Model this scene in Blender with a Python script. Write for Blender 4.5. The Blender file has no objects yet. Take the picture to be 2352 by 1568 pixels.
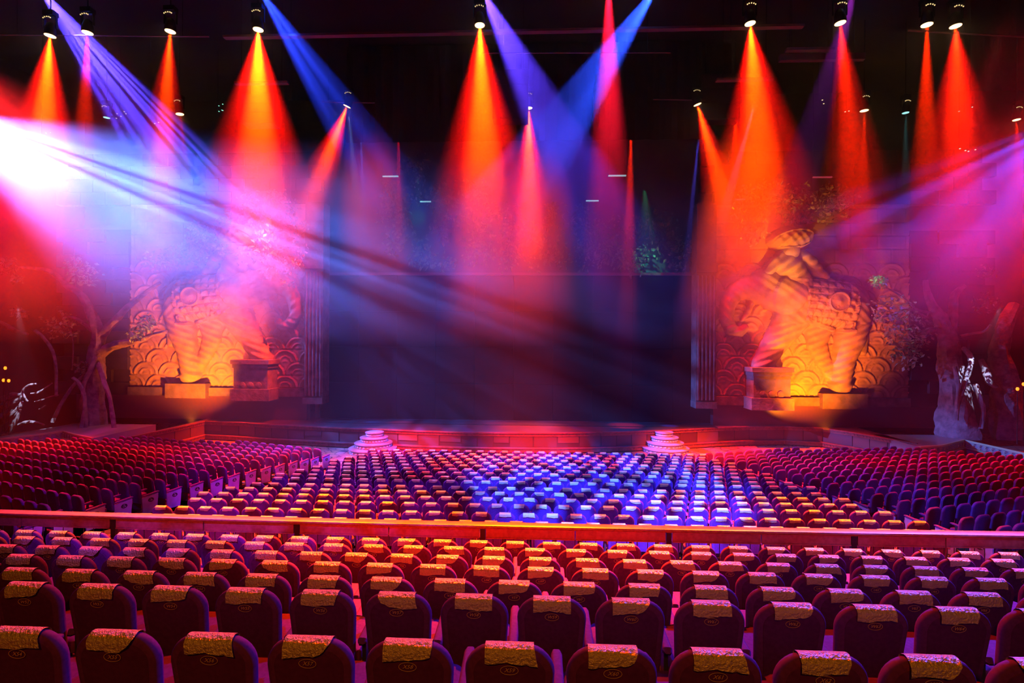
import bpy, math, random
import numpy as np
from mathutils import Vector, Matrix

# ------------------------------------------------------------------ camera, world, exposure
SC = bpy.context.scene
COL = SC.collection
W, H, F = 2352, 1568, 1200.0
EYE = 6.25
YAW, ROLL = 0.043, 0.0062
cam_data = bpy.data.cameras.new('camera')
cam = bpy.data.objects.new('camera', cam_data)
COL.objects.link(cam)
cam_data.sensor_width = 36
cam_data.lens = F * 36 / W
cam_data.clip_end = 200
CM = Matrix.Translation((0, 0, EYE)) @ Matrix.Rotation(YAW, 4, 'Z') @ Matrix.Rotation(math.pi / 2, 4, 'X') @ Matrix.Rotation(ROLL, 4, 'Z')
cam.matrix_world = CM
SC.camera = cam
SC.view_settings.view_transform = 'Standard'
SC.view_settings.look = 'None'
SC.view_settings.exposure = -0.25
SC.view_settings.gamma = 1.0
world = bpy.data.worlds.new('world')
SC.world = world
world.use_nodes = True
world.node_tree.nodes['Background'].inputs[0].default_value = (0.55, 0.12, 0.5, 1)
world.node_tree.nodes['Background'].inputs[1].default_value = 0.002
try:
    cy = SC.cycles
    cy.use_denoising = True
    cy.adaptive_threshold = 0.02
    cy.max_bounces = 4
    cy.diffuse_bounces = 1
    cy.glossy_bounces = 2
    cy.volume_bounces = 0
    cy.sample_clamp_indirect = 4.0
except Exception:
    pass
R3 = CM.to_3x3()
CO = Vector((0, 0, EYE))


def ray(px, py):
    return R3 @ Vector(((px - W / 2) / F, -(py - H / 2) / F, -1))


def at_y(px, py, Y):
    d = ray(px, py)
    return CO + d * (Y / d.y)


def at_z(px, py, z):
    d = ray(px, py)
    return CO + d * ((z - EYE) / d.z)


def project(p):
    q = R3.transposed() @ (Vector(p) - CO)
    return (W / 2 + F * q.x / -q.z, H / 2 - F * q.y / -q.z, -q.z)


# ------------------------------------------------------------------ lights (stage lamps carry their own light further down)
RED = (1.0, 0.030, 0.0)


def spot(name, loc, aim, color, power, angle, blend=0.8, radius=0.1, gobo=None, parent=None):
    l = bpy.data.lights.new(name, 'SPOT')
    l.energy = power
    l.color = color
    l.spot_size = math.radians(angle)
    l.spot_blend = blend
    l.shadow_soft_size = radius
    o = bpy.data.objects.new(name, l)
    COL.objects.link(o)
    loc = Vector(loc)
    q = (Vector(aim) - loc).to_track_quat('-Z', 'Y')
    m = Matrix.Translation(loc) @ q.to_matrix().to_4x4()
    if gobo:
        m = m @ Matrix.Rotation(math.radians(gobo.get('rot', 0)), 4, 'Z')
    if parent is not None:
        o.parent = parent
        o.matrix_parent_inverse = parent.matrix_basis.inverted()
    o.matrix_basis = m
    if gobo:
        l.use_nodes = True
        n = l.node_tree
        em = [x for x in n.nodes if x.type == 'EMISSION'][0]
        tc = n.nodes.new('ShaderNodeTexCoord')
        mp = n.nodes.new('ShaderNodeMapping')
        mp.inputs['Scale'].default_value = gobo['scale']
        mp.inputs['Location'].default_value = (gobo.get('seed', 0), 0.3, 0)
        n.links.new(tc.outputs['Normal'], mp.inputs[0])
        no = n.nodes.new('ShaderNodeTexNoise')
        no.inputs['Scale'].default_value = 1
        no.inputs['Detail'].default_value = gobo.get('detail', 1)
        n.links.new(mp.outputs[0], no.inputs[0])
        mr = n.nodes.new('ShaderNodeMapRange')
        mr.inputs[1].default_value = gobo.get('lo', .42)
        mr.inputs[2].default_value = gobo.get('hi', .62)
        mr.inputs[3].default_value = gobo.get('floor', .12)
        mr.inputs[4].default_value = gobo.get('top', 1.6)
        n.links.new(no.outputs[0], mr.inputs[0])
        n.links.new(mr.outputs[0], em.inputs['Strength'])
    return o


DOTS = dict(scale=(26, 26, 0), detail=1, lo=.44, hi=.56, floor=.10, top=1.5)
# audience lights, hung from the auditorium ceiling outside the frame
spot('audience_red_centre', (0.5, 17, 17.5), (-0.6, 8.6, 3), (1, .05, .0), 560000, 29, 1.0, .15)
spot('audience_red_rear', (-3, 17, 17.5), (-1, 4.5, 5), (1, .06, .0), 30000, 60, 1.0, .15)
spot('audience_red_rail', (-8, 16.5, 18), (-6, 11.8, 1.7), (1, .12, .0), 260000, 38, 1.0, .15)
spot('audience_red_rail', (8, 16.5, 18), (6, 11.8, 1.7), (1, .11, .0), 240000, 38, 1.0, .15)
spot('audience_blue_centre', (2.0, -1, 15), (2.4, 18.2, 0.5), (.03, .11, 1), 230000, 26, .6, .05, dict(DOTS))
spot('audience_blue_side', (16, 17, 16), (6.5, 6, 3.5), (.03, .05, 1), 60000, 44, 1, .1)
spot('audience_blue_side', (-16, 18, 16), (-7, 6, 3.5), (.10, .03, 1), 3800, 50, 1, .1)
spot('audience_blue_corner', (17, -1, 14), (8, 14, 1.0), (.05, .12, 1), 9000, 42, .8, .1, dict(DOTS, seed=4))
spot('audience_purple_corner', (-3, -1, 14), (-6.5, 16, .5), (.22, .03, .9), 18000, 40, .9, .1, dict(DOTS, seed=9))
spot('audience_magenta_side', (-15, 15.5, 20), (-17, 18, 1.0), (1, .01, .04), 17100, 56, 1, .15, dict(DOTS, seed=2, floor=.35, scale=(9, 9, 0)))
spot('audience_magenta_side', (15, 15.5, 20), (17, 18, 1.0), (1, .01, .04), 15200, 56, 1, .15, dict(DOTS, seed=6, floor=.35, scale=(9, 9, 0)))
spot('audience_violet_side', (5, 10, 16), (-17, 17, 1.0), (.18, .02, 1), 12000, 50, 1, .15, dict(DOTS, seed=12, floor=.05, scale=(9, 9, 0)))
spot('audience_violet_side', (-5, 10, 16), (17, 17, 1.0), (.18, .02, 1), 12000, 50, 1, .15, dict(DOTS, seed=15, floor=.05, scale=(9, 9, 0)))
for _x, _y in ((178, 1222), (2130, 1245)):
    _p = at_z(_x, _y, 1.15)
    spot('aisle_amber', (_p.x * .8, 13, 15), _p, (1, .22, .02), 9000, 7, .5, .05)
spot('house_warm', (0, -4, 10.5), (0, 6, 4.2), (1, .30, .02), 1150, 110, 1, .4)
spot('side_red', (-32, 25, 22), (-15, 17, 1.0), (1, .014, .02), 210000, 50, 1, .1, dict(DOTS, seed=3, floor=.12, scale=(9, 9, 0)))
spot('side_red', (32, 25, 22), (15, 17, 1.0), (1, .014, .02), 210000, 50, 1, .1, dict(DOTS, seed=8, floor=.12, scale=(9, 9, 0)))
spot('apron_red', (-5, 12, 18), (-7, 28.5, 0), (1, .03, 0), 300000, 17, 1, .1)
spot('apron_red', (0, 11, 18), (0, 28.8, 0), (1, .03, 0), 300000, 17, 1, .1)
spot('apron_red', (6, 12, 18), (9, 28.5, 0), (1, .06, 0), 500000, 18, 1, .1)
# washes on the scenery
UP = (1, .17, .0)

# ------------------------------------------------------------------ materials
MATS = {}


def mat(name, color, rough=.6, metal=0.0, emit=None, estr=0, noise=None, bump=None, spec=None, sheen=0):
    if name in MATS:
        return MATS[name]
    m = bpy.data.materials.new(name)
    m.use_nodes = True
    nt = m.node_tree
    b = nt.nodes['Principled BSDF']
    b.inputs['Base Color'].default_value = (*color, 1)
    b.inputs['Roughness'].default_value = rough
    b.inputs['Metallic'].default_value = metal
    if spec is not None:
        b.inputs['Specular IOR Level'].default_value = spec
    if sheen:
        b.inputs['Sheen Weight'].default_value = sheen
    if emit:
        b.inputs['Emission Color'].default_value = (*emit, 1)
        b.inputs['Emission Strength'].default_value = estr
        m.cycles.emission_sampling = 'NONE'
    if noise:          # (scale, second colour, detail)
        tc = nt.nodes.new('ShaderNodeTexCoord')
        no = nt.nodes.new('ShaderNodeTexNoise')
        no.inputs['Scale'].default_value = noise[0]
        no.inputs['Detail'].default_value = noise[2] if len(noise) > 2 else 3
        nt.links.new(tc.outputs['Object'], no.inputs['Vector'])
        rp = nt.nodes.new('ShaderNodeValToRGB')
        rp.color_ramp.elements[0].position = .35
        rp.color_ramp.elements[1].position = .65
        rp.color_ramp.elements[0].color = (*color, 1)
        rp.color_ramp.elements[1].color = (*noise[1], 1)
        nt.links.new(no.outputs[0], rp.inputs[0])
        nt.links.new(rp.outputs[0], b.inputs['Base Color'])
    if bump:           # (scale, strength, distance)
        tc = nt.nodes.new('ShaderNodeTexCoord')
        no = nt.nodes.new('ShaderNodeTexNoise')
        no.inputs['Scale'].default_value = bump[0]
        no.inputs['Detail'].default_value = 4
        nt.links.new(tc.outputs['Object'], no.inputs['Vector'])
        bp = nt.nodes.new('ShaderNodeBump')
        bp.inputs['Strength'].default_value = bump[1]
        bp.inputs['Distance'].default_value = bump[2]
        nt.links.new(no.outputs[0], bp.inputs['Height'])
        nt.links.new(bp.outputs[0], b.inputs['Normal'])
    MATS[name] = m
    return m


VELVET = mat('seat_velvet', (.105, .014, .125), .75, noise=(40, (.135, .02, .16), 2), spec=.15)
SHELL = mat('seat_back_shell', (.080, .010, .090), .7, noise=(30, (.10, .014, .11), 2), spec=.12)
FOIL = mat('gold_foil', (.62, .44, .20), .33, .40, bump=(60, 1.0, .022), spec=.5, noise=(9, (.66, .5, .28), 2))
BRASS = mat('brass_print', (.75, .42, .12), .4, .4)
DARKW = mat('dark_plastic', (.03, .02, .03), .45)
PANEL = mat('end_panel_laminate', (.36, .2, .42), .5, noise=(6, (.42, .25, .5), 2))
WHITEP = mat('white_lettering', (.9, .9, .95), .5)
BLACK = mat('black_metal', (.015, .013, .016), .4, .5)
WOOD = mat('rail_wood', (.34, .10, .07), .35, noise=(14, (.24, .06, .04), 4), spec=.6)
FLOORM = mat('dark_floor', (.05, .03, .04), .5)
STAGEF = mat('stage_floor', (.05, .03, .035), .32, noise=(.8, (.07, .04, .04), 3), spec=.4)
STONE = mat('carved_stone', (.30, .22, .15), .8, noise=(1.3, (.20, .14, .10), 5), bump=(9, .5, .03))
STONE2 = mat('weathered_stone', (.12, .09, .075), .85, noise=(2.2, (.06, .05, .04), 6), bump=(7, .6, .04))
SCULPT = mat('sculpture_stone', (.26, .19, .13), .7, noise=(2.0, (.16, .12, .09), 5), bump=(14, .6, .03))
BARK = mat('tree_bark', (.20, .16, .16), .85, noise=(3, (.10, .08, .08), 5), bump=(8, .8, .05))
LEAF = mat('leaf_green', (.10, .26, .13), .55, noise=(4, (.18, .36, .2), 2))
LEAFD = mat('leaf_dark', (.10, .17, .10), .6, noise=(2, (.24, .28, .18), 2))
SCREENM = mat('screen_black', (.006, .006, .007), .6, spec=.2)
MASON = mat('dark_masonry', (.022, .019, .02), .9, noise=(1.1, (.012, .011, .012), 4), bump=(7, .5, .03))
CLOTH = mat('black_cloth', (.010, .009, .011), .95)
WALLD = mat('dark_wall', (.035, .025, .035), .85)


def carpet_material(name='patterned_carpet', k=1.0):
    m = mat(name, (.30, .12, .10), .8)
    nt = m.node_tree
    b = nt.nodes['Principled BSDF']
    tc = nt.nodes.new('ShaderNodeTexCoord')
    vo = nt.nodes.new('ShaderNodeTexVoronoi')
    vo.feature = 'DISTANCE_TO_EDGE'
    vo.inputs['Scale'].default_value = 2.2
    nt.links.new(tc.outputs['Object'], vo.inputs['Vector'])
    rp = nt.nodes.new('ShaderNodeValToRGB')
    rp.color_ramp.elements[0].position = .02
    rp.color_ramp.elements[0].color = (.02, .005, .01, 1)
    rp.color_ramp.elements[1].position = .05
    rp.color_ramp.elements[1].color = (.26 * k, .11 * k, .065 * k, 1)
    nt.links.new(vo.outputs['Distance'], rp.inputs[0])
    nt.links.new(rp.outputs[0], b.inputs['Base Color'])
    return m


CARPET = carpet_material()
CARPET_REAR = carpet_material('shaded_patterned_carpet', .3)  # same carpet with shade put into its colour, to darken the seat backs


# ------------------------------------------------------------------ mesh helpers
class MB:
    def __init__(self):
        self.v, self.f, self.mi = [], [], []
        self.k = 0

    def add(self, vs, fs, mi=0):
        o = len(self.v)
        self.v.extend([tuple(p) for p in vs])
        self.f.extend([tuple(i + o for i in f) for f in fs])
        self.mi.extend([mi] * len(fs))
        return self

    def box(self, a, b, mi=0, M=None):
        x0, y0, z0 = a
        x1, y1, z1 = b
        vs = [(x0, y0, z0), (x1, y0, z0), (x1, y1, z0), (x0, y1, z0), (x0, y0, z1), (x1, y0, z1), (x1, y1, z1), (x0, y1, z1)]
        if M is not None:
            vs = [M @ Vector(p) for p in vs]
        return self.add(vs, [(0, 3, 2, 1), (4, 5, 6, 7), (0, 1, 5, 4), (1, 2, 6, 5), (2, 3, 7, 6), (3, 0, 4, 7)], mi)

    def rings(self, rs, cap=True, mi=0, closed=True):
        n = len(rs[0])
        vs = [p for r in rs for p in r]
        fs = []
        for i in range(len(rs) - 1):
            for j in range(n if closed else n - 1):
                k = (j + 1) % n
                fs.append((i * n + j, i * n + k, (i + 1) * n + k, (i + 1) * n + j))
        if cap:
            fs.append(tuple(range(n - 1, -1, -1)))
            fs.append(tuple(range((len(rs) - 1) * n, len(rs) * n)))
        return self.add(vs, fs, mi)

    def lathe(self, prof, c=(0, 0, 0), n=20, M=None, mi=0, cap=True):
        rs = []
        for r, z in prof:
            ring = [Vector((c[0] + r * math.cos(2 * math.pi * k / n), c[1] + r * math.sin(2 * math.pi * k / n), c[2] + z)) for k in range(n)]
            if M is not None:
                ring = [M @ p for p in ring]
            rs.append(ring)
        return self.rings(rs, cap, mi)

    def tube(self, pts, rad, n=8, mi=0, sub=4, rough=0.0, rnd=None):
        pts = [Vector(p) for p in pts]
        if not hasattr(rad, '__len__'):
            rad = [rad] * len(pts)
        P, Rr = [], []
        m = len(pts)
        if sub > 1 and m > 2:
            for i in range(m - 1):
                p0, p1, p2, p3 = pts[max(i - 1, 0)], pts[i], pts[i + 1], pts[min(i + 2, m - 1)]
                for s in range(sub):
                    t = s / sub
                    P.append(0.5 * ((2 * p1) + (p2 - p0) * t + (2 * p0 - 5 * p1 + 4 * p2 - p3) * t * t + (3 * p1 - p0 - 3 * p2 + p3) * t ** 3))
                    Rr.append(rad[i] * (1 - t) + rad[i + 1] * t)
            P.append(pts[-1])
            Rr.append(rad[-1])
        else:
            P, Rr = pts, list(rad)
        rs = []
        up = None
        for i, p in enumerate(P):
            d = (P[min(i + 1, len(P) - 1)] - P[max(i - 1, 0)])
            if d.length < 1e-6:
                d = Vector((0, 0, 1))
            d.normalize()
            if up is None:
                up = d.orthogonal().normalized()
            a = (up - d * up.dot(d))
            a = a.normalized() if a.length > 1e-4 else d.orthogonal().normalized()
            up = a
            b = d.cross(a)
            ring = []
            for k in range(n):
                th = 2 * math.pi * k / n
                rr = Rr[i]
                if rough and rnd:
                    rr *= 1 + rough * math.sin(3 * th + i * .7) + rnd.uniform(-rough, rough) * .6
                ring.append(p + a * (rr * math.cos(th)) + b * (rr * math.sin(th)))
            rs.append(ring)
        return self.rings(rs, True, mi)

    def mesh(self, name, mats, smooth=False):
        me = bpy.data.meshes.new(name)
        me.from_pydata(self.v, [], self.f)
        for m in (mats if isinstance(mats, (list, tuple)) else [mats]):
            me.materials.append(m)
        if any(self.mi):
            me.polygons.foreach_set('material_index', self.mi)
        if smooth:
            me.polygons.foreach_set('use_smooth', [True] * len(me.polygons))
            if smooth != 'all':
                try:
                    me.set_sharp_from_angle(angle=math.radians(40))
                except Exception:
                    pass
        me.update()
        return me

    def build(self, name, mats, parent=None, smooth=False):
        o = bpy.data.objects.new(name, self.mesh(name, mats, smooth))
        COL.objects.link(o)
        if parent is not None:
            o.parent = parent
        return o


def obj(name, me, parent=None):
    o = bpy.data.objects.new(name, me)
    COL.objects.link(o)
    if parent is not None:
        o.parent = parent
    return o


def tag(o, label=None, cat=None, group=None, kind=None):
    if label:
        o['label'] = label
    if cat:
        o['category'] = cat
    if group:
        o['group'] = group
    if kind:
        o['kind'] = kind
    return o


def empty(name, loc, rz=0.0):
    o = bpy.data.objects.new(name, None)
    COL.objects.link(o)
    o.location = loc
    o.rotation_euler = (0, 0, rz)
    o.empty_display_size = .1
    return o


def structure(name, mb, mats, smooth=False, label=None):
    o = mb.build(name, mats, None, smooth)
    return tag(o, label, None, None, 'structure')


ORD = ['zeroth', 'first', 'second', 'third', 'fourth', 'fifth', 'sixth', 'seventh', 'eighth', 'ninth', 'tenth', 'eleventh', 'twelfth',
       'thirteenth', 'fourteenth', 'fifteenth', 'sixteenth', 'seventeenth', 'eighteenth', 'nineteenth', 'twentieth']


def ordinal(n):
    if n <= 20:
        return ORD[n]
    t = {2: 'twenty', 3: 'thirty', 4: 'forty'}[n // 10]
    return t + '-' + ORD[n % 10] if n % 10 else {2: 'twentieth', 3: 'thirtieth', 4: 'fortieth'}[n // 10]


# ------------------------------------------------------------------ rows of seats: measured positions
S = 0.58
NEAR = [('X', 2.94, 1487, 1170, 59), ('W', 3.86, 1377, 1268, 59), ('V', 4.68, 1339, 1181, 59), ('U', 5.58, 1304, 1117.5, 58),
        ('T', 6.5, 1281, 1134, 58), ('S', 7.4, 1260, 1135, 58), ('R', 8.28, 1245.6, 1183, 58)]
# centre block, front row (1) to last row (16): spacing in pixels, top y, one seat centre
CEN = [(28.1, 1036, 383), (28.9, 1043, 460), (29.9, 1048.6, 542), (31.3, 1055, 640), (32.65, 1062.6, 720), (34.0, 1069.6, 826), (35.6, 1078, 933),
       (37.0, 1086.5, 1058), (38.8, 1096.5, 900), (40.5, 1105.5, 1045), (42.5, 1119.4, 883), (45.3, 1131, 1020), (47.8, 1144, 1182),
       (50.7, 1159, 1017), (54.1, 1179, 1170), (58.7, 1198.7, 968)]
CENTRE = []
for i, (sp, yy, u) in enumerate(CEN):
    d = 11.85 + (24.85 - 11.85) * (15 - i) / 15
    d = .5 * d + .5 * 696 / sp
    CENTRE.append((d, yy, 1050 + u / 7.127))
HC = [(y - 784) * d / F for d, y, u in CENTRE]
LEFT_AISLE = [(728, 1031), (700, 1034.5), (675, 1039), (648, 1044), (616, 1050), (582, 1056), (546, 1063), (506, 1071), (467, 1080), (417, 1090),
              (365, 1099), (307, 1108), (240, 1121), (172, 1137), (95, 1156), (10, 1181)]
LEFT_END = [541, 469, 334, 275, 236, 171, 102, 48] + [-60] * 8
RIGHT_AISLE = [(1629, 1041), (1655, 1047), (1679, 1051.5), (1705, 1057), (1732, 1064), (1763, 1071), (1796, 1079), (1834, 1088), (1875, 1098),
               (1919, 1111), (1967, 1122), (2019, 1134), (2083, 1149), (2150, 1165), (2227, 1187), (2310, 1208)]
RIGHT_END = [1829, 1936, 2049, 2106, 2149, 2214, 2297, 2352] + [2410] * 8

SEATS = []   # (kind, row, number, x, y, zfloor, rot, dist, endflag)
for j, (L, d, yt, px0, n0) in enumerate(NEAR):
    p0 = at_y(px0, yt, d)
    z = p0.z - 1.0
    k = -60
    row = []
    for k in range(-40, 41):
        x = p0.x + k * S
        q = project((x, d, z + 1))
        if -95 < q[0] < W + 95:
            row.append((k, x))
    for m, (k, x) in enumerate(row):
        SEATS.append(dict(kind='near', row=j, num=n0 + k, x=x, y=d + .13, z=z, rot=0, ord=m + 1, n=len(row), letter=L))
for i, (d, yt, u) in enumerate(CENTRE):
    p0 = at_y(u, yt, d)
    z = EYE - HC[i] - 1.0
    t = (15 - i) / 15
    xl = -9.75 + 2.1 * (1 - 0) * t + .15
    xr = 9.15 - 1.4 * t
    row = [p0.x + k * S for k in range(-30, 31) if xl - .29 < p0.x + k * S < xr + .29]
    for m, x in enumerate(row):
        SEATS.append(dict(kind='centre', row=i, num=m + 1, x=x, y=d + .13, z=z, rot=0, ord=m + 1, n=len(row), end=(m in (0, len(row) - 1))))
SIDE_ROWS = {'left': [], 'right': []}
PHI = math.radians(20)
for side, A, E_, s in (('left', LEFT_AISLE, LEFT_END, -1), ('right', RIGHT_AISLE, RIGHT_END, 1)):
    pts = [at_z(px, py, EYE - HC[i]) for i, (px, py) in enumerate(A)]
    # even out the reading error along the aisle
    xs = np.array([p.x for p in pts]); ys = np.array([p.y for p in pts]); idx = np.arange(16)
    cx = np.polyfit(idx, xs, 3); cyf = np.polyfit(idx, ys, 2)
    for i in range(16):
        P = Vector((.5 * xs[i] + .5 * np.polyval(cx, i), .35 * ys[i] + .65 * np.polyval(cyf, i), EYE - HC[i]))
        dr = Vector((s * math.cos(PHI), math.sin(PHI), 0))
        n = 0
        while n < 40:
            q = project(P + dr * (S * n))
            if (s < 0 and q[0] < E_[i] - 8) or (s > 0 and q[0] > E_[i] + 8):
                break
            n += 1
        SIDE_ROWS[side].append((P, dr, n))
        rot = s * PHI
        for m in range(n):
            p = P + dr * (S * m)
            fw = Vector((-math.sin(rot), math.cos(rot), 0))
            b = p + fw * .13
            SEATS.append(dict(kind=side, row=i, num=m + 1, x=b.x, y=b.y, z=EYE - HC[i] - 1.0, rot=rot, ord=m + 1, n=n, end=(m == 0), s=s))
for s_ in SEATS:
    q = project((s_['x'], s_['y'] - .13, s_['z'] + 1))
    s_['px'], s_['py'], s_['dist'] = q
    if s_['kind'] != 'near' and not (-40 < q[0] < W + 40):
        s_['skip'] = True
SEATS = [s_ for s_ in SEATS if not s_.get('skip')]


# ------------------------------------------------------------------ seat meshes
def rrect(w, z0, z1, rt, rb, inset, nseg, wb=None):
    """closed outline (x, z) of a back with rounded top corners"""
    wb = wb or w
    pts = []
    w2, b2 = w / 2 - inset, wb / 2 - inset
    z0, z1 = z0 + inset, z1 - inset
    rt, rb = max(rt - inset, .01), max(rb - inset, .01)
    for cx_, cz, r, a0 in ((w2 - rt, z1 - rt, rt, 0), (-(w2 - rt), z1 - rt, rt, 90), (-(b2 - rb), z0 + rb, rb, 180), (b2 - rb, z0 + rb, rb, 270)):
        for k in range(nseg + 1):
            a = math.radians(a0 + 90 * k / nseg)
            pts.append((cx_ + r * math.cos(a), cz + r * math.sin(a)))
    return pts


LEAN = .14


def lean(x, y, z):
    return (x, y - (z - .4) * LEAN, z)


def backrest_mesh(nseg, name):
    mb = MB()
    rs = []
    for y, ins in ((-.046, .034), (-.040, .016), (-.024, .003), (-.004, 0), (.02, .010), (.034, .035)):
        rs.append([lean(x, y, z) for x, z in rrect(.515, .34, 1.0, .165, .04, ins, nseg, .46)])
    if nseg < 4:
        rs = [rs[0], rs[1], rs[3], rs[5]]
    mb.rings(rs)
    return mb.mesh(name, VELVET, True)


def shell_mesh(nseg, name):
    mb = MB()
    rs = []
    for y, ins in ((-.050, .062), (-.0485, .054), (-.038, .048)):
        rs.append([lean(x, y, z) for x, z in rrect(.515, .34, 1.0, .165, .04, ins, nseg, .46)])
    mb.rings(rs)
    return mb.mesh(name, SHELL, True)


def cover_mesh(seed, nx=14, name='headrest_cover'):
    rnd = random.Random(seed)
    path = [(.050, .90), (.046, .94), (.036, .982), (.022, .999), (.002, 1.007), (-.018, 1.007), (-.038, .998), (-.054, .985),
            (-.062, .972), (-.064, .956), (-.064, .94), (-.064, .927), (-.064, .915)]
    skew = rnd.choice([0, 0, 0, .035, -.04, .02])
    fold = rnd.choice([0, 0, 1, 2, 0])
    hw = .138
    vs = []
    ny = len(path)
    ph = rnd.uniform(0, 6)
    for j, (y, z) in enumerate(path):
        t = j / (ny - 1)
        for i in range(nx + 1):
            u = i / nx * 2 - 1
            x = u * hw + (skew * max(0, t - .45) * (1 + u) * .6)
            dz = 0
            dy = 0
            if t > .55:
                q = (t - .55) / .45
                dz += -.007 * q * math.sin(u * 3 + ph) + rnd.uniform(-.002, .002)
                dy += -.008 * q * abs(math.sin(u * 4 + ph * 2)) - rnd.uniform(0, .006) * q
                if fold == 1 and u > .4:
                    dz += .05 * (u - .4) * q
                    x -= .05 * (u - .4) * q
                if fold == 2 and u < -.4:
                    dz += .05 * (-u - .4) * q
                    x += .05 * (-u - .4) * q
            else:
                dz += rnd.uniform(0, .0015)
            vs.append(lean(x, y - .003 + dy, z + dz))
    fs = []
    for j in range(ny - 1):
        for i in range(nx):
            a = j * (nx + 1) + i
            fs.append((a, a + 1, a + nx + 2, a + nx + 1))
    mb = MB().add(vs, fs)
    return mb.mesh(name, FOIL, 'all')


def cushion_mesh(nseg, name):
    mb = MB()
    rs = []
    for z, ins in ((.36, .02), (.375, .0), (.44, .0), (.46, .015), (.468, .05)):
        ring = [(x, yy, z + (yy - .1) * .06) for x, yy in rrect(.49, .06, .55, .08, .03, ins, nseg)]
        rs.append(ring)
    mb.rings(rs)
    return mb.mesh(name, VELVET, True)


def arm_mesh(side, name, nseg=3):
    """padded armrest on one side (x = side * .29)"""
    mb = MB()
    rs = []
    for y, zt, ins in ((-.05, .60, .02), (-.02, .615, 0), (.2, .635, 0), (.42, .66, 0), (.47, .66, .012), (.485, .655, .028)):
        ring = [(side * .29 + x, y, zt - .05 + z) for x, z in rrect(.074, 0, .05, .022, .014, ins, nseg)]
        rs.append(ring)
    mb.rings(rs)
    return mb.mesh(name, VELVET, True)


def stand_mesh(side, name):
    mb = MB()
    mb.box((side * .29 - .016, .02, .05), (side * .29 + .016, .12, .60))
    mb.box((side * .29 - .014, .30, .28), (side * .29 + .014, .36, .625))
    mb.box((side * .29 - .016, .02, .26), (side * .29 + .016, .36, .32))
    mb.box((side * .29 - .03, -.04, 0), (side * .29 + .03, .24, .05))
    return mb.mesh(name, DARKW)


def endpanel_mesh(side, name):
    mb = MB()
    x0, x1 = sorted((side * .29 - side * .012, side * .29 + side * .03))
    prof = [(-.02, .04), (.40, .04), (.44, .60), (-.05, .54)]
    mb.rings([[(x0, y, z) for y, z in prof], [(x1, y, z) for y, z in prof]])
    return mb.mesh(name, PANEL)


def text_mesh(s, size, shear=0.0, name='text', extrude=.0008, sp=1.0):
    c = bpy.data.curves.new('tmp', 'FONT')
    c.body = s
    c.size = size
    c.align_x = 'CENTER'
    c.align_y = 'CENTER'
    c.shear = shear
    c.extrude = extrude
    c.resolution_u = 2
    c.space_line = sp
    o = bpy.data.objects.new('tmp', c)
    COL.objects.link(o)
    dg = bpy.context.evaluated_depsgraph_get()
    dg.update()
    me = bpy.data.meshes.new_from_object(o.evaluated_get(dg))
    bpy.data.objects.remove(o)
    bpy.data.curves.remove(c)
    me.name = name
    return me


def plate_geo(mb, a, b, t, n=28, mi=0, ring=.006):
    """oval ring in the x-z plane, facing -y"""
    o1 = [(a * math.cos(2 * math.pi * k / n), 0, b * math.sin(2 * math.pi * k / n)) for k in range(n)]
    o2 = [((a - ring) * math.cos(2 * math.pi * k / n), 0, (b - ring) * math.sin(2 * math.pi * k / n)) for k in range(n)]
    f1 = [(x, -t, z) for x, y, z in o1]
    f2 = [(x, -t, z) for x, y, z in o2]
    mb.rings([o1, f1, f2, o2], cap=False, mi=mi)


_badges = {}


def badge_mesh(txt):
    if txt in _badges:
        return _badges[txt]
    mb = MB()
    n = 28
    plate_geo(mb, .052, .029, .002, n, 0, .0028)
    tm = text_mesh(txt, .034, .35)
    M = Matrix.Rotation(math.pi / 2, 4, 'X')
    vs = [M @ v.co for v in tm.vertices]
    fs = [tuple(p.vertices) for p in tm.polygons]
    mb.add([(v.x, v.y - .0015, v.z) for v in vs], fs, 0)
    bpy.data.meshes.remove(tm)
    z0 = .868
    mb.v = [lean(x, y - .0575, z + z0) for x, y, z in mb.v]
    _badges[txt] = mb.mesh('number_badge', BRASS)
    return _badges[txt]


_plates = {}


def plate_mesh(txt, side):
    key = (txt, side)
    if key in _plates:
        return _plates[key]
    mb = MB()
    n = 24
    o1 = [(.088 * math.cos(2 * math.pi * k / n), 0, .066 * math.sin(2 * math.pi * k / n)) for k in range(n)]
    mb.rings([o1, [(x, -.004, z) for x, y, z in o1]], mi=0)
    tm = text_mesh(txt, .05, 0, sp=.9)
    M = Matrix.Rotation(math.pi / 2, 4, 'X')
    mb.add([M @ v.co + Vector((0, -.0055, .005)) for v in tm.vertices], [tuple(p.vertices) for p in tm.polygons], 1)
    bpy.data.meshes.remove(tm)
    R = Matrix.Translation((side * .322, .21, .44)) @ Matrix.Rotation(side * math.pi / 2, 4, 'Z')
    mb.v = [tuple(R @ Vector(p)) for p in mb.v]
    _plates[key] = mb.mesh('row_plate', [DARKW, WHITEP])
    return _plates[key]


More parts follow.
